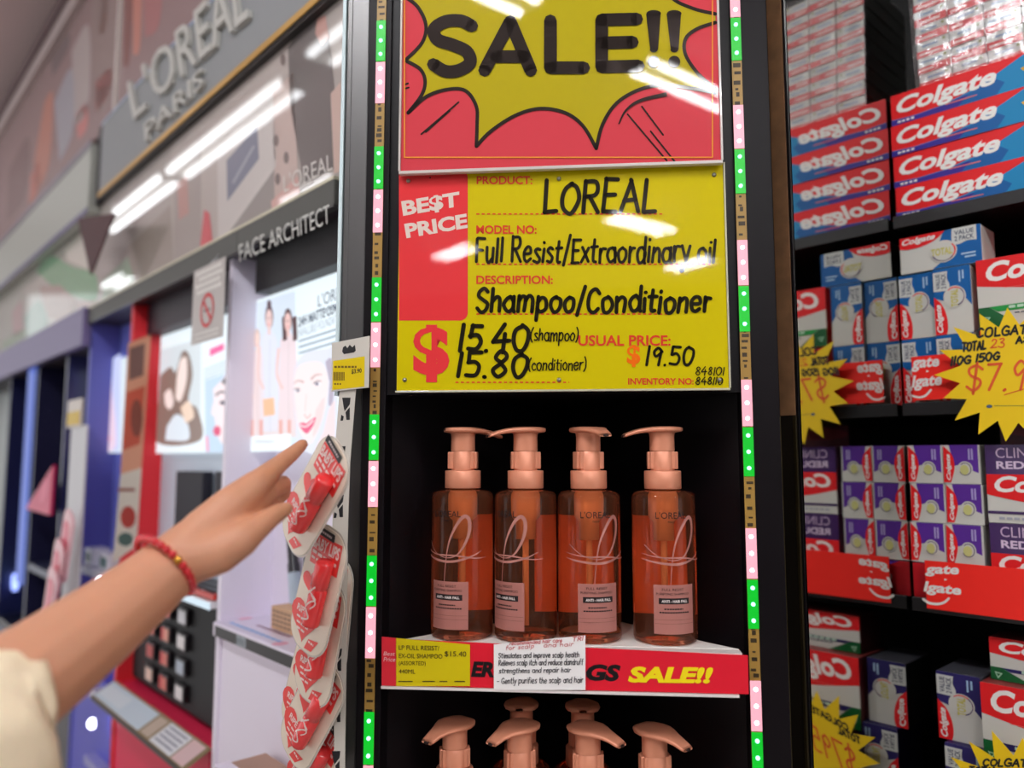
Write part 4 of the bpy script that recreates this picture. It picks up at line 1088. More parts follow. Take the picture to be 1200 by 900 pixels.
cosmetic_tube(LF.x(350, 690, .076), .076, ZS1 + .004, .0105, .165, -12, 'black makeup tube leaning left beside the red lip balm cards', DKT, LBT)
cosmetic_tube(LF.x(364, 690, .076), .076, ZS1 + .003, .0105, .150, -4, 'upright black makeup tube half hidden by the lip balm cards', DKT, C((40, 60, 100), .4))
kx, kz = LF.hit(304, 884, -.015)
kt = MB(); kt.box(0, .12, 0, .075, -.05, 0, C((176, 140, 120), .5), .001); kt.box(-.001, .121, -.001, .0205, -.001, .0015, LWH)
s = flat(kt, (0, -.0012, -.05), (1, 0, 0), (0, 0, 1), (0, -1, 0)); s.dashes(.006, .11, .034, .008, .003, .004, C((110, 70, 60)), 1); s.dashes(.006, .11, .022, .006, .003, .003, C((110, 70, 60)), 1)
tag(kt.build('sample_tray', None, LF, (kx, -.08, kz)), 'white topped brown tray sticking out low on the white bay', 'tray')

# ---- second bay
ZS2 = LF.z(255, 709, -.01)
bay2, c2 = bay('white and red makeup bay with two lit beauty posters above black testers', X23, X12 - .0165, .075, C((226, 44, 54), .45), C((206, 220, 236), .4), C((228, 44, 84), .45), LF.z(150, 803, 0) - .012)
sp = MB(); s = sidesheet(sp, LF, X23 + .0034, (c2, 0, 0))
s.poly([(150, 402), (177, 392), (166, 548), (141, 556)], C((214, 150, 120), .4), 1)
s.poly([(152, 408), (170, 402), (168, 440), (151, 446)], C((120, 84, 76), .4), 2); s.poly([(148, 460), (170, 452), (164, 520), (143, 528)], C((196, 84, 60), .4), 2); s.ell(160, 490, 7, 22, C((130, 66, 52), .4), 3)
s.poly([(141, 556), (166, 548), (160, 640), (132, 660)], C((216, 204, 188), .4), 1)
s.ell(150, 606, 9, 13, C((176, 66, 56), .4), 2); s.rect(138, 572, 158, 576, C((150, 90, 80), .4), 2); s.ell(147, 632, 9, 8, C((80, 100, 92), .4), 2)
sp.build('picture_panel', bay2)
Y2 = .062
def draw2(s):
    s.poly([(182, 412), (236, 396), (235, 516), (181, 520)], LIT((206, 216, 222)), 1)
    s.poly(smooth_line([(188, 440), (200, 430), (206, 436), (214, 412), (222, 416), (226, 440), (221, 470), (232, 480), (235, 516), (184, 518), (186, 470)]), LIT((128, 108, 100)), 2)
    s.poly(smooth_line([(208, 440), (212, 422), (219, 420), (219, 446), (212, 470), (206, 466)]), LIT((238, 220, 214)), 3)
    s.poly(smooth_line([(196, 500), (206, 486), (216, 490), (222, 502), (220, 516), (194, 516)]), LIT((216, 226, 236)), 3)
    s.poly(smooth_line([(212, 478), (222, 470), (228, 488), (218, 496)]), LIT((232, 206, 186)), 4)
    s.poly(smooth_line([(193, 462), (200, 456), (204, 472), (199, 480), (194, 474)]), LIT((236, 216, 212)), 4)
    s.poly([(240, 446), (268, 436), (268, 530), (241, 530)], LIT((186, 210, 234)), 1)
    s.poly(smooth_line([(250, 456), (260, 446), (268, 442), (268, 526), (262, 522), (254, 508), (252, 490), (248, 484), (251, 470)]), LIT((240, 224, 228)), 2)
    s.poly(smooth_line([(260, 448), (266, 440), (269, 440), (269, 458), (265, 452)]), LIT((70, 56, 66)), 3)
    s.stroke([(254, 463), (260, 459), (267, 462)], 2.4, LIT((90, 70, 80)), 4); s.ell(262, 472, 4, 2.6, LIT((80, 70, 90)), 4); s.ell(255, 505, 4.5, 6, LIT((214, 60, 110)), 4)
    s.stroke([(243, 512), (244, 528)], 3, LIT((236, 150, 180)), 3)
    s.poly([(246, 409), (263, 402), (263, 410), (246, 418)], LIT((232, 80, 150)), 2)
    for k in range(3): s.stroke([(240, 434 + k * 5), (264, 424 + k * 5)], 1.8, LIT((176, 196, 204)), 2, smooth=False)
lightbox(bay2, c2, lx(179, 460, Y2), X12 - .018, LF.z(200, 531, Y2), LF.z(178, 398, Y2), Y2, draw2, .95)
v = MB(); v.box(X23 + .004 - c2, X12 - .018 - c2, .03, .074, LF.z(178, 398, Y2) + .001, ZF0, C((40, 26, 40), .5)); v.build('valance', bay2)
Yd = .05
b = MB(); x0, z0 = LF.hit(203, 640, Yd); x1, z1 = LF.hit(238, 553, Yd); b.box(0, x1 - x0, 0, .02, 0, z1 - z0, C((24, 22, 36), .6), .001)
s = flat(b, (0, -.0001, 0), (1, 0, 0), (0, 0, 1), (0, -1, 0))
for k in range(3): s.rect(.012 + k * .028, .012, .026 + k * .028, .034, C((70, 66, 90)), 1)
b.build('tester_frame', bay2, loc=(x0 - c2, Yd, z0))
b = MB(); x0, z0 = LF.hit(249, 640, Yd); x1, z1 = LF.hit(268, 553, Yd); b.box(0, x1 - x0, 0, .02, 0, z1 - z0, C((24, 22, 36), .6), .001); b.build('tester_frame', bay2, loc=(x0 - c2, Yd, z0))
p = MB(); ZB = ZS2 - .012
p.box(X23 + .004 - c2, X12 - .018 - c2, -.01, .073, ZB, ZS2, C((226, 226, 230), .3), .001)
p.box(X23 + .004 - c2, X12 - .018 - c2, -.0115, -.0098, ZB - .001, ZS2 - .001, LIT((214, 236, 250), .8)); p.build('shelf', bay2)
# tester rows on the shelf
rr = random.Random(9)
Zt = ZS2 + .001
for r in range(3):
    b = MB(); x0, _ = LF.hit(196, 690, .01); L_ = X12 - .02 - x0
    b.box(0, L_, 0, .016, 0, .012 + .0, C((30, 24, 30), .3), .001)
    for k in range(9): b.box(.01 + k * L_ / 9.2, .01 + k * L_ / 9.2 + .013, -.002, .004, .001, .009, C(((206, 196, 196), (60, 40, 50), (196, 60, 60))[(k + r) % 3], .3), .001)
    tag(b.build('tester_row', None, LF, (x0, .008 + r * .021, Zt + r * .0001)), ('front row of black lipstick testers on the lit white shelf', 'middle row of black lipstick testers on the lit white shelf', 'back row of black lipstick testers on the lit white shelf')[r], 'lipstick testers', 'rows of testers')
    if r < 3:
        q = MB(); q.box(0, L_, 0, .014, 0, .018 + r * .018, C((36, 28, 34), .35), .001); 
        s = flat(q, (0, -.0001, 0), (1, 0, 0), (0, 0, 1), (0, -1, 0)); s.rect(.004, .010 + r * .018, L_ - .004, .014 + r * .018, C((200, 190, 190)), 1)
b = MB(); x0, _ = LF.hit(196, 690, .0); L_ = X12 - .02 - x0
b.box(0, L_, 0, .006, 0, .010, C((206, 60, 50), .35), .001)
tag(b.build('red_rail', None, LF, (x0, -.004, ZS2 + .0012)), 'red front rail before the lipstick testers on the lit shelf', 'rail')
# black display with palettes under the shelf
Zl0, Zl1 = LF.z(149, 801, 0), LF.z(247, 881, 0)
Zl = (Zl0 + Zl1) / 2
b = MB(); b.box(X23 + .003 - c2 + .012, X12 - .018 - c2, .03, .07, Zl + .006, ZB, C((14, 12, 16), .6), .001); b.build('palette_backing', bay2)
names = [('left', lx(176, 760, .02)), ('middle', lx(193, 760, .02)), ('right', lx(212, 760, .02))]
hgt = (ZB - .018 - Zl - .02) / 4
for ci, (cn, xx) in enumerate(names):
    for r in range(4):
        b = MB(); col_ = rr.choice([(226, 150, 130), (214, 110, 96), (206, 96, 80), (232, 196, 180), (190, 60, 56)]) if ci < 2 else rr.choice([(214, 214, 220), (176, 186, 200), (230, 224, 224)])
        b.box(-.024, .024, 0, .008, 0, hgt * .68, C((34, 28, 32), .3), .001)
        b.box(-.019, .019, -.0012, 0, .004, hgt * .68 - .004, C(col_, .35), .0006)
        if ci == 1: b.box(-.019, -.006, -.0016, 0, .004, hgt * .68 - .004, C((206, 40, 44), .35))
        tag(b.build('makeup_palette', None, LF, (xx, .0195, Zl + .022 + r * hgt)), '%s palette in the %s column on the black makeup display' % (('lowest', 'second lowest', 'second highest', 'topmost')[r], cn), 'makeup palette', 'palettes on the black display')
# sloping ticket ledge
le = MB(); xa0, xa1 = X23 + .004, X12 - .018
zf = LF.z(211, 899, -.045)
vsl = [(xa0, -.002, Zl), (xa1, -.002, Zl), (xa1, -.048, zf), (xa0, -.048, zf)]
N_ = Vector((0, -(Zl - zf), .046)).normalized()
le.add([Vector(v) - Vector((0, 0, 0)) for v in vsl] + [Vector(v) - N_ * .006 for v in vsl], [[0, 1, 2, 3], [7, 6, 5, 4], [0, 4, 5, 1], [1, 5, 6, 2], [2, 6, 7, 3], [3, 7, 4, 0]], C((150, 130, 96), .4))
V_ = (Vector(vsl[0]) - Vector(vsl[3])).normalized()
s = flat(le, Vector(vsl[3]) + N_ * .0002, (1, 0, 0), V_, N_); LL = xa1 - xa0; HH = (Vector(vsl[0]) - Vector(vsl[3])).length
s.rect(.004, .004, LL * .56, HH - .004, C((206, 224, 236), .3, coat=.4), 1); s.rect(.012, .012, LL * .30, HH - .012, C((222, 234, 242), .3, coat=.4), 2)
s.rect(LL * .58, .006, LL * .66, HH - .006, C((196, 178, 160), .3), 1); s.rect(LL * .68, .004, LL * .88, HH - .004, C((226, 228, 232), .3), 1)
for k in range(4): s.dashes(LL * .70, LL * .86, HH * (.25 + k * .18), .010, .003, .004, C((130, 134, 150)), 2)
s.rect(LL * .89, .004, LL - .004, HH - .004, C((222, 190, 190), .3), 1)
le.box(xa0, xa1, -.0495, -.046, zf - .007, zf + .001, C((60, 48, 40), .35), .001)
tag(le.build('ticket_ledge', None, LF, (0, 0, 0)), 'sloping ledge of pale price tickets below the black palettes', 'ledge')

# ---- third bay, blue
bay3, c3 = bay('blue violet makeup bay with a small lit poster of a pale figure', X34, X23 - .0165, .07, C((98, 100, 178), .4), C((122, 130, 222), .4), C((92, 92, 200), .4), LF.z(120, 800, 0))
Y3 = .055
def draw3(s):
    s.poly([(112, 432), (142, 414), (140, 528), (110, 530)], LIT((196, 204, 240)), 1)
    s.poly(smooth_line([(118, 450), (124, 432), (131, 436), (132, 460), (136, 500), (134, 526), (114, 526), (117, 490)]), LIT((232, 206, 222)), 2)
    s.ell(125, 440, 5, 13, LIT((110, 96, 140)), 3); s.ell(127, 444, 3, 9, LIT((232, 206, 212)), 4); s.rect(112, 512, 130, 516, LIT((226, 150, 170)), 4)
lightbox(bay3, c3, lx(109, 470, Y3), X23 - .018, LF.z(112, 531, Y3), LF.z(110, 430, Y3), Y3, draw3, .85)
def small_shelf(t, cx, px0, px1, py, Y, colr, lamp=None):
    x0, z0 = LF.hit(px0, py, Y); x1, _ = LF.hit(px1, py, Y); x1 = min(x1, X23 - .022); x0 = max(x0, X34 + .004)
    p = MB(); p.box(x0 - cx, x1 - cx, Y, Y + .07, z0 - .02, z0, colr, .002); sh_ = p.build('shelf', t)
    if lamp:
        q = MB(); q.lathe([(.0002, 0), (.011, .0), (.011, .008), (.006, .012), (.0002, .012)], LIT((236, 236, 255), 6), 16, cap=False, mtx=Matrix.Translation((*[LF.hit(lamp[0], lamp[1], Y - .012)[0] - cx], Y - .008, LF.hit(lamp[0], lamp[1], Y - .012)[1])) @ Matrix.Rotation(pi / 2, 4, 'X')); q.build('lamp_or_reflection', sh_)
small_shelf(bay3, c3, 96, 134, 662, -.02, C((196, 196, 206), .3), (118, 682))
small_shelf(bay3, c3, 104, 128, 806, -.02, C((206, 200, 214), .3), (108, 848))
small_shelf(bay3, c3, 98, 128, 884, -.02, C((150, 150, 206), .3))
for (px, py, lab) in ((104, 657, 'pale makeup box on the upper small shelf of the blue bay'), (122, 652, 'dark green and white makeup box on the small shelf of the blue bay')):
    x, z = LF.hit(px, 661, -.01); b = MB(); b.box(-.035, .035, 0, .04, 0, .04, C((206, 206, 214), .3), .002); s = flat(b, (-.035, -.0001, 0), (1, 0, 0), (0, 0, 1), (0, -1, 0)); s.rect(.008, .008, .06, .03, C((80, 110, 110)), 1)
    tag(b.build('makeup_box', None, LF, (x, -.012, LF.z(96, 662, -.02) + .001)), lab, 'makeup box')

# ---- darker bays beyond
for (xl, xr, lab, sd, bk) in ((X45, X34 - .0165, 'dark navy makeup bay with a hanging strip of pink packs', (40, 40, 84), (24, 22, 40)), (X56, X45 - .0165, 'black makeup bay with a pink triangular sign', (30, 30, 62), (20, 16, 28)), (X67, X56 - .0165, 'black makeup bay with a blue lit upright', (30, 34, 80), (22, 20, 34)), (X67 - .9, X67 - .0165, 'pale cosmetics bay at the far end of the run', (196, 206, 206), (190, 196, 196))):
    t, cx = bay(lab, xl, xr, .09, C(sd, .3, coat=.3), C(bk, .3, coat=.3), C(bk, .3, coat=.3), .95, LF.z(60, 424) if xl < X45 + .01 else ZF0)
    if xl == X56:
        for (px, py) in ((22, 640), (46, 696)):
            x, z = LF.hit(px, py, .06)
            if px == 46:
                q = MB(); q.lathe([(.0002, 0), (.02, 0), (.02, .012), (.0002, .012)], LIT((190, 240, 255), 7), 16, cap=False, mtx=Matrix.Translation((x - cx, .05, z)) @ Matrix.Rotation(pi / 2, 4, 'X')); q.build('lamp_or_reflection', t)  # glowing disc painted in for a light blob mirrored in the dark bay
        x, z = LF.hit(60, 668, .05)
        for k in range(2):
            p = MB(); p.box(xl - cx + .02, xr - cx - .02, .0, .08, z - k * .3, z - k * .3 + .02, C((60, 66, 96), .3)); p.build('shelf', t)
    if xl == X67:
        x0 = LF.x(31, 500, .0); b = MB(); b.box(x0 - cx, LF.x(39, 500, 0) - cx, -.004, .0, LF.z(35, 690, 0), LF.z(35, 425, 0), LIT((40, 84, 190), .8)); b.build('light_bar', t)
        x, z = LF.hit(20, 682, .05); q = MB(); q.lathe([(.0002, 0), (.03, 0), (.03, .012), (.0002, .012)], LIT((150, 170, 255), 2.2), 16, cap=False, mtx=Matrix.Translation((x - cx, .05, z)) @ Matrix.Rotation(pi / 2, 4, 'X')); q.build('lamp_or_reflection', t)  # second disc glows as a mirrored light blob, no lamp stands here
        x, z = LF.hit(20, 740, .05); p = MB(); p.box(xl - cx + .02, xr - cx - .02, .0, .08, z, z + .02, C((70, 90, 130), .3)); p.build('shelf', t)

# pink triangle sign
b = MB(); s = None; x0, z0 = LF.hit(30, 596, -.03); x1, z1 = LF.hit(62, 545, -.03); x2, z2 = LF.hit(58, 604, -.03)
cxs = (x0 + x1 + x2) / 3; b.prism([(x0 - cxs, 0), (x1 - cxs, z1 - z0), (x2 - cxs, z2 - z0)], 0, .008, C((216, 40, 96), .35)); sh_ = flat(b, (0, -.0001, 0), (1, 0, 0), (0, 0, 1), (0, -1, 0)); sh_.ell(.02, .06, .05, .025, C((236, 120, 150)), 1, rot=.6)
tag(b.build('triangle_sign', None, LF, (cxs, -.03, z0)), 'pink triangular counter sign in the black makeup bay', 'sign')
# far peg strip with pink packs
b = MB(); Yk = -.05
xs0, zs1 = LF.hit(83.5, 500, Yk); xs1, zs0 = LF.hit(90, 716, Yk)
b.box(xs0, xs1, Yk, Yk + .004, zs0, zs1, C((206, 206, 210), .35)); xt0, zt_ = LF.hit(82, 470, Yk); xt1, zb_ = LF.hit(96, 500, Yk); b.box(xt0, xt1, Yk - .004, Yk, zb_, zt_, C((216, 206, 196), .35)); b.box(xt0 + .008, xt1 - .012, Yk - .006, Yk - .004, zb_ + .006, zt_ - .03, C((222, 186, 20), .4))
tag(b.build('peg_strip', None, LF, (0, 0, 0)), 'far white hanging strip with a small yellow tag before the navy bay', 'hanging strip')
PKF = [C((226, 60, 96), .3), C((236, 120, 140), .3), C((240, 190, 196), .3)]
for k, (px, py, lab) in enumerate(((74, 640, 'uppermost pink pack on the far hanging strip'), (68, 674, 'middle pink pack on the far hanging strip'), (66, 706, 'lowest pink pack on the far hanging strip'))):
    b = MB(); x, z = LF.hit(px, py, Yk - .03); b.prism(roundrect(-.042, -.085, .042, .085, .03), 0, .006, PKF[2]); s = flat(b, (0, -.0002, 0), (1, 0, 0), (0, 0, 1), (0, -1, 0)); s.poly(roundrect(-.028, -.07, .028, .06, .02), PKF[0], 1); s.poly(roundrect(-.016, -.03, .012, .05, .01), PKF[1], 2)
    tag(b.build('lip_balm_card', None, LF, (x, Yk - .028 - .009 * k, z), (0, .35, LF.a)), lab, 'lip balm', 'pink packs on the far strip')

# ---- fascia strip, glossy header pictures, raised letters
FG = C((84, 84, 80), .55)
for (p0, p1, lab, txt) in ((277, 395.5, 'grey fascia panel lettered FACE ARCHITECT above the nearest makeup bay', True), (140.5, 275.5, 'plain grey fascia panel above the white and red bay', False), (99, 139, 'plain grey fascia panel above the blue bay', False)):
    b = MB(); x0, x1 = lx(p0, 300, -.012), (XE if txt else lx(p1, 340, -.012)); b.box(x0, x1, -.012, .0, ZF0, ZF1, FG, .0012)
    b.box(x0, x1, -.0128, 0, ZF1 - .001, ZF1 + .004, C((206, 200, 176), .3))
    b.box(x0, x1, -.0125, 0, ZF0 - .003, ZF0 + .0006, C((60, 60, 60), .3))
    if txt:
        s = pixsheet(b, LF, -.0125, (0, 0, 0)); s.text('FACE ARCHITECT', [(280, 287), (386, 239), (387, 261), (281, 307)], C((206, 206, 200)), 1)
    tag(b.build('fascia_panel', None, LF, (0, 0, 0)), lab, 'fascia')
GP = lambda c: C(tuple(min(255, int(v * 1.0)) for v in c), .4, coat=1.0, coat_rough=.015)
Yg = 0.0
Zg1 = LF.z(363, 8, -.02) + .004
gp = MB(); xg0 = lx(117, 250); gp.box(xg0, XE, Yg, Yg + .012, ZF1 + .0042, Zg1, GP((176, 166, 160)))
s = pixsheet(gp, LF, Yg, (0, 0, 0))
s.poly([(200, 170), (345, 30), (345, 240), (204, 318)], GP((186, 174, 168)), 1)
s.poly([(338, 56), (352, 30), (378, 20), (388, 60), (394, 120), (396, 196), (356, 214), (340, 120)], GP((104, 96, 94)), 2)
s.poly([(372, 22), (382, 18), (386, 44), (378, 54), (370, 40)], GP((196, 150, 140)), 3)
s.poly([(255, 175), (320, 100), (324, 190), (256, 290)], GP((206, 198, 194)), 2); s.poly([(266, 188), (302, 148), (304, 186), (267, 236)], GP((118, 122, 142)), 3)
s.stroke([(274, 214), (298, 172)], 3, GP((160, 164, 178)), 4, smooth=False)
s.poly([(320, 110), (344, 84), (350, 216), (322, 246)], GP((200, 176, 168)), 2)
for q in ((324, 165), (332, 70), (326, 210), (336, 185)): s.ell(q[0], q[1], 3, 7, GP((120, 104, 100)), 3)
s.poly([(318, 236), (350, 206), (352, 226), (320, 252)], GP((214, 168, 160)), 3)
s.poly([(250, 290), (322, 196), (322, 256), (250, 300)], GP((150, 142, 138)), 2); s.poly([(252, 284), (324, 186), (324, 196), (252, 296)], GP((208, 200, 196)), 3)
s.poly([(234, 300), (240, 246), (246, 250), (250, 286), (250, 294)], GP((214, 70, 80)), 4)
s.poly([(204, 204), (236, 176), (236, 300), (204, 316)], GP((164, 152, 146)), 2); s.poly([(208, 214), (220, 206), (222, 250), (210, 258)], GP((190, 140, 130)), 3)
s.poly([(140, 300), (200, 240), (204, 316), (142, 348)], GP((158, 146, 136)), 1); s.poly([(120, 330), (150, 300), (160, 336), (120, 358)], GP((150, 176, 150)), 2)
s.poly([(388, 110), (400, 96), (400, 200), (392, 204)], GP((206, 176, 164)), 3)
s.text("L'OREAL", [(333, 206), (390, 179), (391, 199), (334, 226)], C((226, 220, 214), .4, coat=1.0), 6)
for k in range(2): s.stroke([(352, 218 + k * 3), (366, 211 + k * 3)], 1.2, C((206, 200, 194), .4, coat=1.0), 6, smooth=False)
tag(gp.build('header_poster', None, LF, (0, 0, 0)), 'glossy grey beauty poster along the header reflecting ceiling lights', 'poster')

# projecting grey header with letters
Yh = -.014
hd = thing('brand_header', 'projecting grey header with raised pale letters and a gold lower edge', 'sign', LF, (0, 0, 0))
Zh0 = LF.z(250, 112, Yh); Zh1 = LF.z(180, 77, Yh)
xh0 = lx(117, 200, Yh); HG = C((140, 142, 144), .55)
b = MB(); b.box(xh0, XE, Yh, -.0005, Zh0, Zh1, HG, .002); b.build('header_box', hd)
b = MB(); b.box(xh0, XE, Yh - .003, Yh, Zh0 - .0005, Zh0 + .012, mat('gold_trim', (196, 150, 70), .35, metal=.5), .001); b.box(xh0, XE, Yh - .002, Yh, Zh1 - .006, Zh1, C((170, 186, 210), .3)); b.build('gold_edge', hd)
b = MB(); b.box(xh0, XE, -.0125, -.0006, Zh0 - .008, Zh0 - .0006, C((30, 22, 22), .5)); b.build('under_channel', hd)
b = MB(); LM = C((190, 188, 182), .4)
for st_, q, bo in (("L'OREAL", [(148, 96), (284, -52), (290, 20), (156, 140)], .0), ('PARIS', [(168, 146), (236, 78), (237, 100), (170, 166)], .0)):
    vs0, fs0, (gx0, gx1, gy0, gy1) = glyphs(st_, bo)
    front, back = [], []
    for x, y in vs0:
        px, py = bil(q, (x - gx0) / (gx1 - gx0), 1 - (y - gy0) / (gy1 - gy0)); X, Z = LF.hit(px, py, Yh - .010)
        front.append((X, Yh - .010, Z)); back.append((X, Yh - .0002, Z))
    n = len(front)
    from collections import Counter
    ec = Counter(); 
    for f in fs0:
        for a_, c_ in zip(f, f[1:] + f[:1]): ec[(a_, c_)] += 1
    edges = [e for e in ec if (e[1], e[0]) not in ec]
    b.add(front + back, fs0 + [[i + n for i in f][::-1] for f in fs0] + [[e[0], e[1], e[1] + n, e[0] + n] for e in edges], LM)
b.build('raised_letters', hd)
b = MB(); b.box(xh0 - .03, xh0 - .002, Yh, .0, Zh0 - .01, Zh1 - .005, C((46, 40, 48), .5)); tag(b.build('header_joint', None, LF, (0, 0, 0)), 'dark upright joint at the far end of the grey lettered header', 'joint')

# paler header and pictures further along
Yq = -.03
b = MB(); zq0, zq1 = LF.z(108, 243, Yq), LF.z(106, 168, Yq); b.box(-6, xh0 - .035, Yq, 0, zq0, zq1, C((172, 174, 166), .4), .002); b.box(-6, xh0 - .035, Yq - .002, Yq, zq0 - .004, zq0 + .012, C((96, 90, 130), .4)); b.box(-6, xh0 - .035, Yq - .002, Yq, zq1 - .012, zq1 + .01, C((120, 112, 124), .4))
tag(b.build('pale_header', None, LF, (0, 0, 0)), 'pale grey header board further along the cosmetics run', 'sign')
b = MB(); b.box(-6, xg0 - .01, Yg, Yg + .012, ZF1 + .005, zq0 - .004, GP((178, 172, 160))); s = pixsheet(b, LF, Yg, (0, 0, 0))
s.poly(smooth_line([(42, 318), (60, 300), (84, 312), (112, 322), (112, 352), (84, 346), (60, 334)]), GP((96, 166, 112)), 1); s.poly([(76, 294), (98, 276), (104, 316), (80, 306)], GP((226, 220, 208)), 2)
s.poly(smooth_line([(28, 372), (44, 352), (56, 372), (50, 400), (30, 400)]), GP((120, 160, 140)), 1); s.poly([(46, 336), (70, 334), (90, 352), (80, 380), (56, 372)], GP((166, 136, 122)), 2); s.poly([(14, 366), (26, 350), (28, 386), (16, 396)], GP((196, 150, 150)), 1)
s.poly([(2, 400), (30, 384), (36, 410), (4, 432)], GP((150, 170, 140)), 1); s.poly([(46, 394), (66, 382), (72, 396), (46, 410)], GP((206, 186, 176)), 3); s.poly([(88, 354), (112, 350), (112, 372), (92, 380)], GP((176, 140, 130)), 1)
tag(b.build('leafy_poster', None, LF, (0, 0, 0)), 'green, white and pink poster along the header of the far bays', 'poster')
b = MB(); b.box(-6, xg0 - .01, -.024, -.003, LF.z(60, 424), ZF1 + .004, C((120, 108, 150), .4), .002); tag(b.build('violet_fascia', None, LF, (0, 0, 0)), 'violet grey fascia strip above the dark far bays', 'fascia')
b = MB(); Yn = -.06; pts = [LF.hit(*p, Yn) for p in ((91, 256), (134, 250), (106, 322))]; cxn, czn = pts[2]
b.prism([(x - cxn, z - czn) for x, z in pts][::-1], 0, .004, C((72, 30, 34), .6)); tag(b.build('pennant', None, LF, (cxn, Yn, czn)), 'small dark red pennant hanging at the end of the lettered header', 'pennant')
# tall picture band under the ceiling
Zt0 = Zh1 + .002; Zt1 = LF.z(95, 2) - .02
Xj = lx(139, 60)
def band(x0, x1, lab, patches):
    b = MB(); b.box(x0, x1, .001, .014, Zt0, Zt1, GP((150, 122, 122))); s = pixsheet(b, LF, .001, (0, 0, 0))
    for pts, c_ in patches: s.poly(smooth_line(pts), GP(c_), 1)
    tag(b.build('picture_band', None, LF, (0, 0, 0)), lab, 'poster')
band(Xj + .008, XE, 'blurred red and brown picture above the grey lettered header', [([(146, -20), (156, -20), (152, 70), (144, 76)], (130, 70, 64)), ([(156, -10), (166, -20), (164, 56), (156, 64)], (206, 130, 112)), ([(168, -20), (190, -30), (186, 30), (170, 44)], (176, 110, 110))])
band(-6, Xj - .008, 'blurred grey, orange and pink picture band further along under the ceiling', [([(108, -20), (134, -40), (134, 100), (112, 130), (106, 60)], (150, 130, 126)), ([(84, 60), (104, 30), (104, 120), (88, 150)], (190, 178, 176)), ([(112, 96), (130, 80), (128, 110), (112, 132)], (190, 116, 112)), ([(52, 120), (62, 110), (58, 190), (44, 220), (40, 190)], (206, 128, 104)), ([(64, 120), (84, 80), (86, 150), (70, 190)], (170, 172, 184)), ([(88, 136), (102, 120), (102, 150), (92, 164)], (214, 120, 116)), ([(10, 200), (34, 160), (30, 230), (8, 260)], (120, 90, 90)), ([(36, 206), (46, 190), (44, 226), (34, 240)], (206, 110, 90)), ([(118, -10), (126, -20), (124, 30), (116, 40)], (200, 130, 100)), ([(60, 70), (80, 40), (80, 58), (62, 90)], (110, 92, 96))])
b = MB(); b.box(Xj - .007, Xj + .007, -.006, .014, Zt0, Zt1, C((206, 196, 190), .4), .001); tag(b.build('band_joint', None, LF, (0, 0, 0)), 'pale upright joint between the two blurred pictures under the ceiling', 'joint')
b = MB(); b.box(-6, XE, -.02, .02, Zt1, Zt1 + .05, C((176, 160, 158), .5), .002); b.box(-6, XE, -.03, .3, Zt1 + .05, Zt1 + .09, C((96, 76, 78), .6)); tag(b.build('trim_1', None, LF, (0, 0, 0)), 'rail between the picture band and the ceiling', 'trim', kind='structure')

# no smoking notice hung from the fascia
Ys = -.03
ns = thing('no_smoking_notice', 'white no smoking notice with red crossed circle hanging from the grey fascia', 'sign', LF, (0, 0, 0))
b = MB(); q = [LF.hit(*p, Ys) for p in ((226, 317), (262, 303), (263, 392), (225, 406))]
xs_ = (q[0][0] + q[3][0]) / 2, (q[1][0] + q[2][0]) / 2; zs_ = (q[2][1] + q[3][1]) / 2, (q[0][1] + q[1][1]) / 2
b.box(xs_[0], xs_[1], Ys, Ys + .0015, zs_[0], zs_[1], C((190, 182, 178), .35), .0004); w, h = xs_[1] - xs_[0], zs_[1] - zs_[0]
s = flat(b, (xs_[0], Ys, zs_[0]), (1, 0, 0), (0, 0, 1), (0, -1, 0)); TX = C((232, 228, 222), .4); RD = C((206, 44, 50), .4)
for k, (a0, a1) in enumerate(((.1, .9), (.2, .92), (.1, .85), (.15, .9))): s.dashes(a0 * w, a1 * w, (.93 - k * .085) * h, .013, .003, .007, TX, 1)
for k in range(2): s.dashes(.12 * w, .88 * w, (.12 - k * .06) * h, .007, .003, .004, TX, 1)
R0 = min(w, h * .5) * .40; cx_, cy_ = w / 2, h * .40
s.stroke([(cx_ + R0 * cos(radians(a)), cy_ + R0 * sin(radians(a))) for a in range(0, 361, 15)], R0 * .26, RD, 2)
s.stroke([(cx_ - R0 * .68, cy_ + R0 * .68), (cx_ + R0 * .68, cy_ - R0 * .68)], R0 * .26, RD, 2, smooth=False)
s.rect(cx_ - R0 * .55, cy_ - R0 * .08, cx_ + R0 * .5, cy_ + R0 * .1, C((120, 110, 110)), 1)
b.build('notice_board', ns)
b = MB(); b.tube([((xs_[0] + xs_[1]) / 2, Ys + .0016, zs_[1]), ((xs_[0] + xs_[1]) / 2, Ys + .012, zs_[1] + .012), ((xs_[0] + xs_[1]) / 2, -.0125, zs_[1] + .02)], .0012, C((200, 200, 200), .3), 8); b.build('hanging_wire', ns)

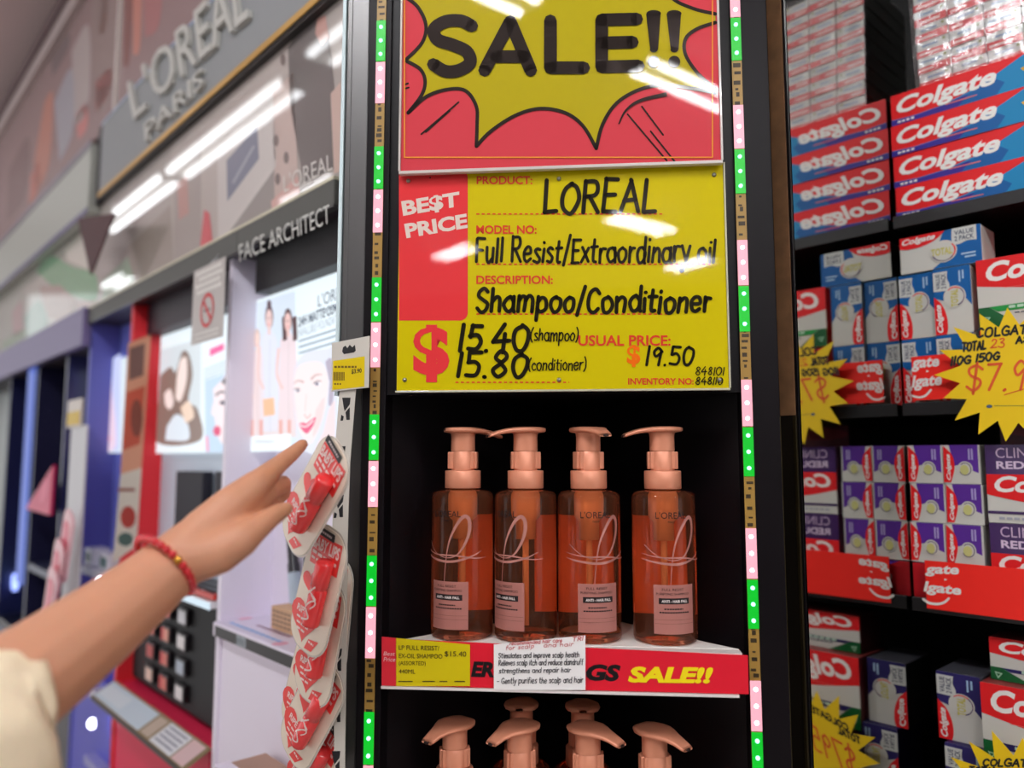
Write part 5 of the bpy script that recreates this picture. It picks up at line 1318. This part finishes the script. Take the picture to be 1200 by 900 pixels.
# ================================================================== hanging strip of lip balm cards
Yg_ = -.016
hs = thing('hanging_strip', 'white clip strip with yellow price tag hanging on the column edge', 'hanging strip', ST, (0, 0, 0))
PLA = C((206, 200, 190), .4, coat=.2); CUT = C((24, 22, 26), .6)
def pxprism(mb, pts, Y, th, material):
    P_ = [ST.hit(*p, Y) for p in pts]
    mb.prism(P_[::-1], Y, Y + th, material)
b = MB(); pxprism(b, [(398, 455), (417, 455), (410, 545), (407, 640), (406, 760), (404, 905), (392, 905), (390, 760), (389, 640), (391, 545)], Yg_, .0012, PLA)
s = pixsheet(b, ST, Yg_, (0, 0, 0))
for y, dx in ((466, 0), (523, -6), (580, -8), (640, -9), (700, -10), (760, -10), (820, -11), (880, -12)):
    x = 401 + dx
    s.poly([(x, y), (x + 10, y), (x + 9, y + 8), (x + 3, y + 16), (x + 2, y + 12), (x + 1, y + 6)], CUT, 1); s.poly([(x + 4, y + 17), (x + 9, y + 11), (x + 9, y + 26), (x + 5, y + 26)], CUT, 1); s.poly([(x - 1, y + 20), (x + 2, y + 22), (x + 1, y + 27), (x - 2, y + 27)], CUT, 1)
b.build('strip', hs)
b = MB(); Yt_ = Yg_ - .003; pxprism(b, [(389, 402), (433, 393.5), (432, 454), (388, 459)], Yt_, .0022, PLA)
s = pixsheet(b, ST, Yt_, (0, 0, 0))
s.poly([(402, 407), (405, 405), (407, 408), (410, 404), (413, 407), (416, 404), (417, 411), (415, 413), (403, 415), (401, 412)], CUT, 1)
s.poly([(390.5, 423), (427.5, 417.5), (427, 453), (389.5, 457)], C((226, 196, 12), .3, coat=.4), 1)
INKY = C((110, 84, 10), .5)
s.dashes(392, 418, 430, 3, 1, 2.4, INKY, 2)
for k in range(9): s.rect(391 + k * 1.5, 436 + .0 * k, 391.9 + k * 1.5, 446, INKY, 2)
s.text('$3.90', [(412, 433), (424, 431.5), (424, 437.5), (412, 439)], C((60, 46, 10), .5), 2, bold=.03); s.dashes(392, 400, 450, 2, 1, 2, INKY, 2)
b.build('price_tag_plate', hs)

CARDM = mat('card_white', (228, 214, 195), .35, coat=.4)
REDL, REDD, PINKL = C((232, 62, 58), .35, coat=.3), C((206, 30, 44), .3, coat=.5), C((240, 214, 208), .4)
BLIS = mat('balm_red', (232, 56, 58), .22, coat=.6)
def heart(s, cx, cy, r, m_, layer, rot=0):
    pts = []
    for k in range(28):
        t = 2 * pi * k / 28
        x = 16 * sin(t) ** 3 / 17; y = (13 * cos(t) - 5 * cos(2 * t) - 2 * cos(3 * t) - cos(4 * t)) / 17
        pts.append((cx + r * (x * cos(rot) - y * sin(rot)), cy + r * (x * sin(rot) + y * cos(rot))))
    s.poly(pts, m_, layer)
CWD, CHT = .060, .128
def make_card():
    t = bpy.data.objects.new('lip_balm_card', None); COL.objects.link(t); t.empty_display_size = .02
    b = MB(); b.prism(roundrect(-CWD / 2, -CHT / 2, CWD / 2, CHT / 2, .024, 8), 0, .0008, CARDM)
    s = flat(b, (0, -.0001, 0), (1, 0, 0), (0, 0, 1), (0, -1, 0))
    s.poly([(-.024, .052), (.022, .056), (.024, .024), (-.022, .022)], REDL, 1)
    s.poly([(-.024, .061), (.008, .0615), (.009, .0535), (-.024, .053)], C((26, 20, 22), .4), 2)
    s.dashes(-.018, .004, .0573, .0026, .0008, .0022, C((210, 200, 200)), 3)
    s.text('BABY LIPS', [(-.022, .050), (.021, .053), (.021, .040), (-.022, .038)], PINKL, 3, bold=.03)
    s.dashes(-.02, .02, .0345, .007, .002, .0032, PINKL, 3); s.dashes(-.02, .005, .0285, .006, .002, .0026, PINKL, 3)
    heart(s, -.013, .004, .014, REDL, 1, .3); heart(s, -.009, -.034, .025, REDL, 1, .15)
    for k, (a0, a1) in enumerate(((-.022, .002), (-.020, .0), (-.018, -.004))): s.dashes(a0, a1, -.036 - k * .0055, .006, .0015, .0022, PINKL, 2)
    s.text('RIPE', quad(-.024, -.024, -.008, -.031), PINKL, 2, bold=.03)
    s.poly([(.004, -.050), (.020, -.046), (.012, -.060), (.0, -.0615)], REDL, 1); s.dashes(.005, .014, -.052, .003, .001, .002, PINKL, 2)
    b.build('card', t)
    q = MB(); q.lathe([(.0001, -.030), (.0085, -.030), (.0088, -.028), (.0088, .006), (.0080, .007), (.0080, .010), (.0090, .011), (.0090, .034), (.0070, .037), (.0001, .037)], BLIS, 24, c=(.0105, -.0075, 0), cap=False)
    q.build('balm_tube', t)
    ss = MB(); s = Sheet(ss, lambda u, v, l: Vector((.0105 + (.0092 + l * EPS) * sin(u / .0092), -.0075 - (.0092 + l * EPS) * cos(u / .0092), v)))
    s.stroke([(-.006, -.024), (.004, -.020), (-.002, -.012), (-.007, -.016), (.002, -.004), (.007, .0), (-.002, .006), (-.006, .0), (.004, .012)], .0016, PINKL, 0)
    s.stroke([(.004, -.010), (.008, -.004), (.002, .004)], .0013, PINKL, 0)
    ss.build('tube_print', t)
    w = MB(); gl = bpy.data.materials.new('clear_blister'); gl.use_nodes = True
    w.prism(roundrect(-CWD / 2 - .002, -CHT / 2 - .002, CWD / 2 + .002, CHT / 2 + .002, .026, 8), .0009, .0016, mat('blister_back', (206, 198, 188), .25, coat=.6))
    w.build('backing', t)
    return t
CARD0 = make_card()
cards = [(367, 583, .740, 44, 'topmost red and white lip balm card tilted beside the pointing finger'),
         (372, 692, .762, 19, 'second lip balm card from the top, hanging nearly upright'),
         (374, 752, .786, 15, 'third lip balm card, showing below the second one'),
         (364, 836, .808, 36, 'fourth lip balm card from the top, tilted to the left'),
         (366, 898, .829, 34, 'lowest lip balm card on the near hanging strip'),
         (388, 722, .843, 6, 'lip balm card at the back of the strip behind the second card'),
         (358, 800, .849, 20, 'lip balm card at the back of the strip between third and fourth card')]
for i, (px, py, t_, roll, lab) in enumerate(cards):
    o = CARD0 if i == 0 else copy_thing(CARD0)
    o.location = at(px, py, t_); o.rotation_euler = (0, radians(roll), radians(-40 if i else -44))
    tag(o, lab, 'lip balm', 'lip balm cards on the near strip')

# ================================================================== the pointing arm
SKIN = mat('skin', (208, 148, 116), .5, sss=.12, noise=.05, nscale=30)
def capsule(mb, a, b, ra, rb, n=14):
    a, b = Vector(a), Vector(b); d = (b - a); L_ = d.length
    if L_ < 1e-6: return
    d.normalize(); u = d.orthogonal().normalized(); v = d.cross(u)
    vs, rings = [], []
    for (c, r, sgn) in ((a, ra, -1), (b, rb, 1)):
        angs = ([-90, -60, -30, 0] if sgn < 0 else [0, 30, 60, 90])
        for g in angs:
            rr_ = r * cos(radians(g)); oo = r * sin(radians(g))
            rings.append((c + d * oo, max(rr_, r * .02)))
    for c, r in rings:
        for k in range(n):
            t = 2 * pi * k / n; vs.append(c + (u * cos(t) + v * sin(t)) * r)
    fs = []
    for i in range(len(rings) - 1):
        for k in range(n): fs.append([i * n + k, i * n + (k + 1) % n, (i + 1) * n + (k + 1) % n, (i + 1) * n + k])
    fs.append(list(range(n))[::-1]); fs.append([(len(rings) - 1) * n + k for k in range(n)])
    mb.add(vs, fs, SKIN, True)
def chain(mb, pts):
    for (p, q) in zip(pts, pts[1:]): capsule(mb, at(*p[:3]), at(*q[:3]), p[3], q[3])
def voxel_body(mb, name, parent, vox, smooth):
    o = mb.build('raw_body'); 
    m1 = o.modifiers.new('r', 'REMESH'); m1.mode = 'VOXEL'; m1.voxel_size = vox; m1.use_smooth_shade = True
    m2 = o.modifiers.new('s', 'SMOOTH'); m2.factor = .5; m2.iterations = smooth
    me = bpy.data.meshes.new_from_object(o.evaluated_get(bpy.context.evaluated_depsgraph_get()))
    me.name = name
    if not me.materials: me.materials.append(SKIN)
    me.polygons.foreach_set('use_smooth', [True] * len(me.polygons))
    bpy.data.objects.remove(o)
    ob = bpy.data.objects.new(name, me); COL.objects.link(ob); ob.parent = parent
    return ob
per = thing('person', 'person in a cream sleeve reaching in, pointing at the poster with a red bead bracelet', 'person', WD, (0, 0, 0))
hb = MB()
chain(hb, [(-230, 985, .43, .050), (-120, 905, .455, .0455), (-30, 838, .485, .0395), (50, 782, .520, .0350), (120, 730, .555, .0310), (170, 690, .582, .0270), (205, 660, .602, .0245), (228, 642, .612, .0243)])
chain(hb, [(214, 654, .602, .022), (240, 622, .618, .019), (272, 592, .632, .0165), (301, 567, .648, .0125)])
chain(hb, [(214, 654, .604, .022), (246, 630, .622, .019), (282, 602, .642, .0165), (309, 578, .664, .0125)])
chain(hb, [(214, 654, .606, .022), (250, 640, .628, .019), (282, 615, .654, .0160), (306, 593, .676, .0115)])
chain(hb, [(214, 654, .608, .021), (252, 648, .634, .0175), (276, 629, .660, .0140), (295, 610, .684, .0105)])
# index finger, pointing
chain(hb, [(301, 567, .648, .0118), (326, 545, .680, .0084), (342, 532, .703, .0073), (355, 520.5, .722, .0056)])
# curled fingers
chain(hb, [(309, 578, .664, .0108), (331, 567, .694, .0084), (331, 579, .706, .0076), (322, 583, .700, .0062)])
chain(hb, [(306, 593, .676, .0100), (322, 586, .708, .0080), (321, 598, .716, .0072), (311, 600, .706, .0060)])
chain(hb, [(295, 610, .684, .0092), (308, 604, .712, .0070), (307, 614, .716, .0062), (298, 615, .706, .0054)])
# thumb
chain(hb, [(222, 654, .602, .021), (254, 648, .606, .0180), (282, 632, .612, .0150), (300, 619, .622, .0112), (316, 607, .634, .0092), (326, 601, .644, .0082), (335, 596, .653, .0064)])
body = voxel_body(hb, 'arm_and_hand', per, .0022, 9)
# thumb nail and index nail
NAIL = C((240, 190, 176), .25, coat=.5)
def nail(px, py, t_, ax, w, l, out):
    b = MB(); a = at(px, py, t_); d = (at(*ax) - a).normalized(); n_ = (Vector((0, 0, EYE)) - a).normalized(); n_ = (n_ + Vector(out)).normalized(); n_ = (n_ - d * n_.dot(d)).normalized(); sd = d.cross(n_)
    vs, fs = [], []
    for i in range(7):
        for j in range(5):
            u = (i / 6 - .5); v = (j / 4 - .5) * 2
            wv_ = w * (1 - .35 * abs(u * 2) ** 3)
            vs.append(a + d * l * u + sd * wv_ / 2 * v - n_ * (w * .22 * v * v))
    for i in range(6):
        for j in range(4): fs.append([i * 5 + j, i * 5 + j + 1, (i + 1) * 5 + j + 1, (i + 1) * 5 + j])
    b.add(vs, fs, NAIL, True); o = b.build('fingernail', per)
    sol = o.modifiers.new('thickness', 'SOLIDIFY'); sol.thickness = .0006
nail(350.5, 522.6, .7115, (356, 516, .735), .0078, .0105, (0, 0, .7))
# bead bracelet round the wrist
WR = at(193, 663, .596); ax = (at(228, 642, .612) - at(150, 706, .575)).normalized()
u_ = ax.cross(Vector((0, 0, 1))).normalized(); v_ = u_.cross(ax).normalized()
br = MB(); RDB = C((206, 28, 40), .2, coat=.8); NB = 30
gold = MB()
KG = min(range(NB), key=lambda k: (WR + (u_ * cos(2 * pi * k / NB) + v_ * sin(2 * pi * k / NB)) * .0272 - at(212, 662, .57)).length)
for k in range(NB):
    t = 2 * pi * k / NB; rr_ = .0276
    p = WR + (u_ * cos(t) + v_ * sin(t)) * rr_ + ax * (.004 * cos(t))
    tgt = gold if k == KG else br
    bm = bmesh.new(); bmesh.ops.create_uvsphere(bm, u_segments=14, v_segments=10, radius=.0032)
    tgt.bm(bm, mat('gold_bead', (226, 170, 70), .25, metal=.9) if tgt is gold else RDB, True, Matrix.Translation(p))
bo = br.build('bead_bracelet', per); 
go = gold.build('gold_bead', bo); go['label'] = 'gold bead'
# sleeve
SLV = mat('cream_cloth', (246, 226, 194), .85, noise=.05, nscale=160, bump=.25, sss=.05)
sl = MB(); n = 48; vs, fs = [], []
axis = [(34, 824, .512), (8, 842, .500), (-30, 872, .480), (-120, 935, .455), (-240, 1020, .43)]
rad = [(.045, .058), (.051, .066), (.060, .074), (.068, .080), (.078, .088)]
rn = random.Random(11)
cen = [at(*a) for a in axis]
def fold(k, i): return 1 + .035 * sin(3 * k + i * 1.1) + .022 * sin(7 * k + 2.1 * i) + .012 * sin(11 * k - i)
secs = []
for i in range(len(cen) * 4 - 3):
    f = i / 4; j = min(int(f), len(cen) - 2); w_ = f - j
    c = cen[j].lerp(cen[j + 1], w_); d = (cen[min(j + 1, len(cen) - 1)] - cen[j]).normalized()
    ra = rad[j][0] * (1 - w_) + rad[j + 1][0] * w_; rb = rad[j][1] * (1 - w_) + rad[j + 1][1] * w_
    secs.append((c, d, ra, rb))
outer, inner = [], []
for i, (c, d, ra, rb) in enumerate(secs):
    d = (d * min(1, i / 6) + Vector((-.62, -.78, -.08)) * max(0, 1 - i / 6)).normalized()
    U = d.cross(Vector((0, 0, 1))).normalized(); V = U.cross(d).normalized()
    for off, lst in ((0, outer), (-.0022, inner)):
        for k in range(n):
            t = 2 * pi * k / n
            x, y = cos(t), sin(t)
            low = 1.08 if y < 0 else 1.0
            p = c + U * (x * (ra * fold(t, i * .5) + off)) + V * (y * (rb * low * .78 * fold(t, i * .5) + off))
            lst.append(p)
ns_ = len(secs); No = len(outer)
vs = outer + inner
for i in range(ns_ - 1):
    for k in range(n):
        q = (k + 1) % n
        fs.append([i * n + k, i * n + q, (i + 1) * n + q, (i + 1) * n + k])
        fs.append([No + i * n + k, No + (i + 1) * n + k, No + (i + 1) * n + q, No + i * n + q])
for k in range(n): fs.append([k, No + k, No + (k + 1) % n, (k + 1) % n])
b_ = (ns_ - 1) * n
for k in range(n): fs.append([b_ + k, b_ + (k + 1) % n, No + b_ + (k + 1) % n, No + b_ + k])
sl.add(vs, fs, SLV, True); sl.build('sleeve', per)
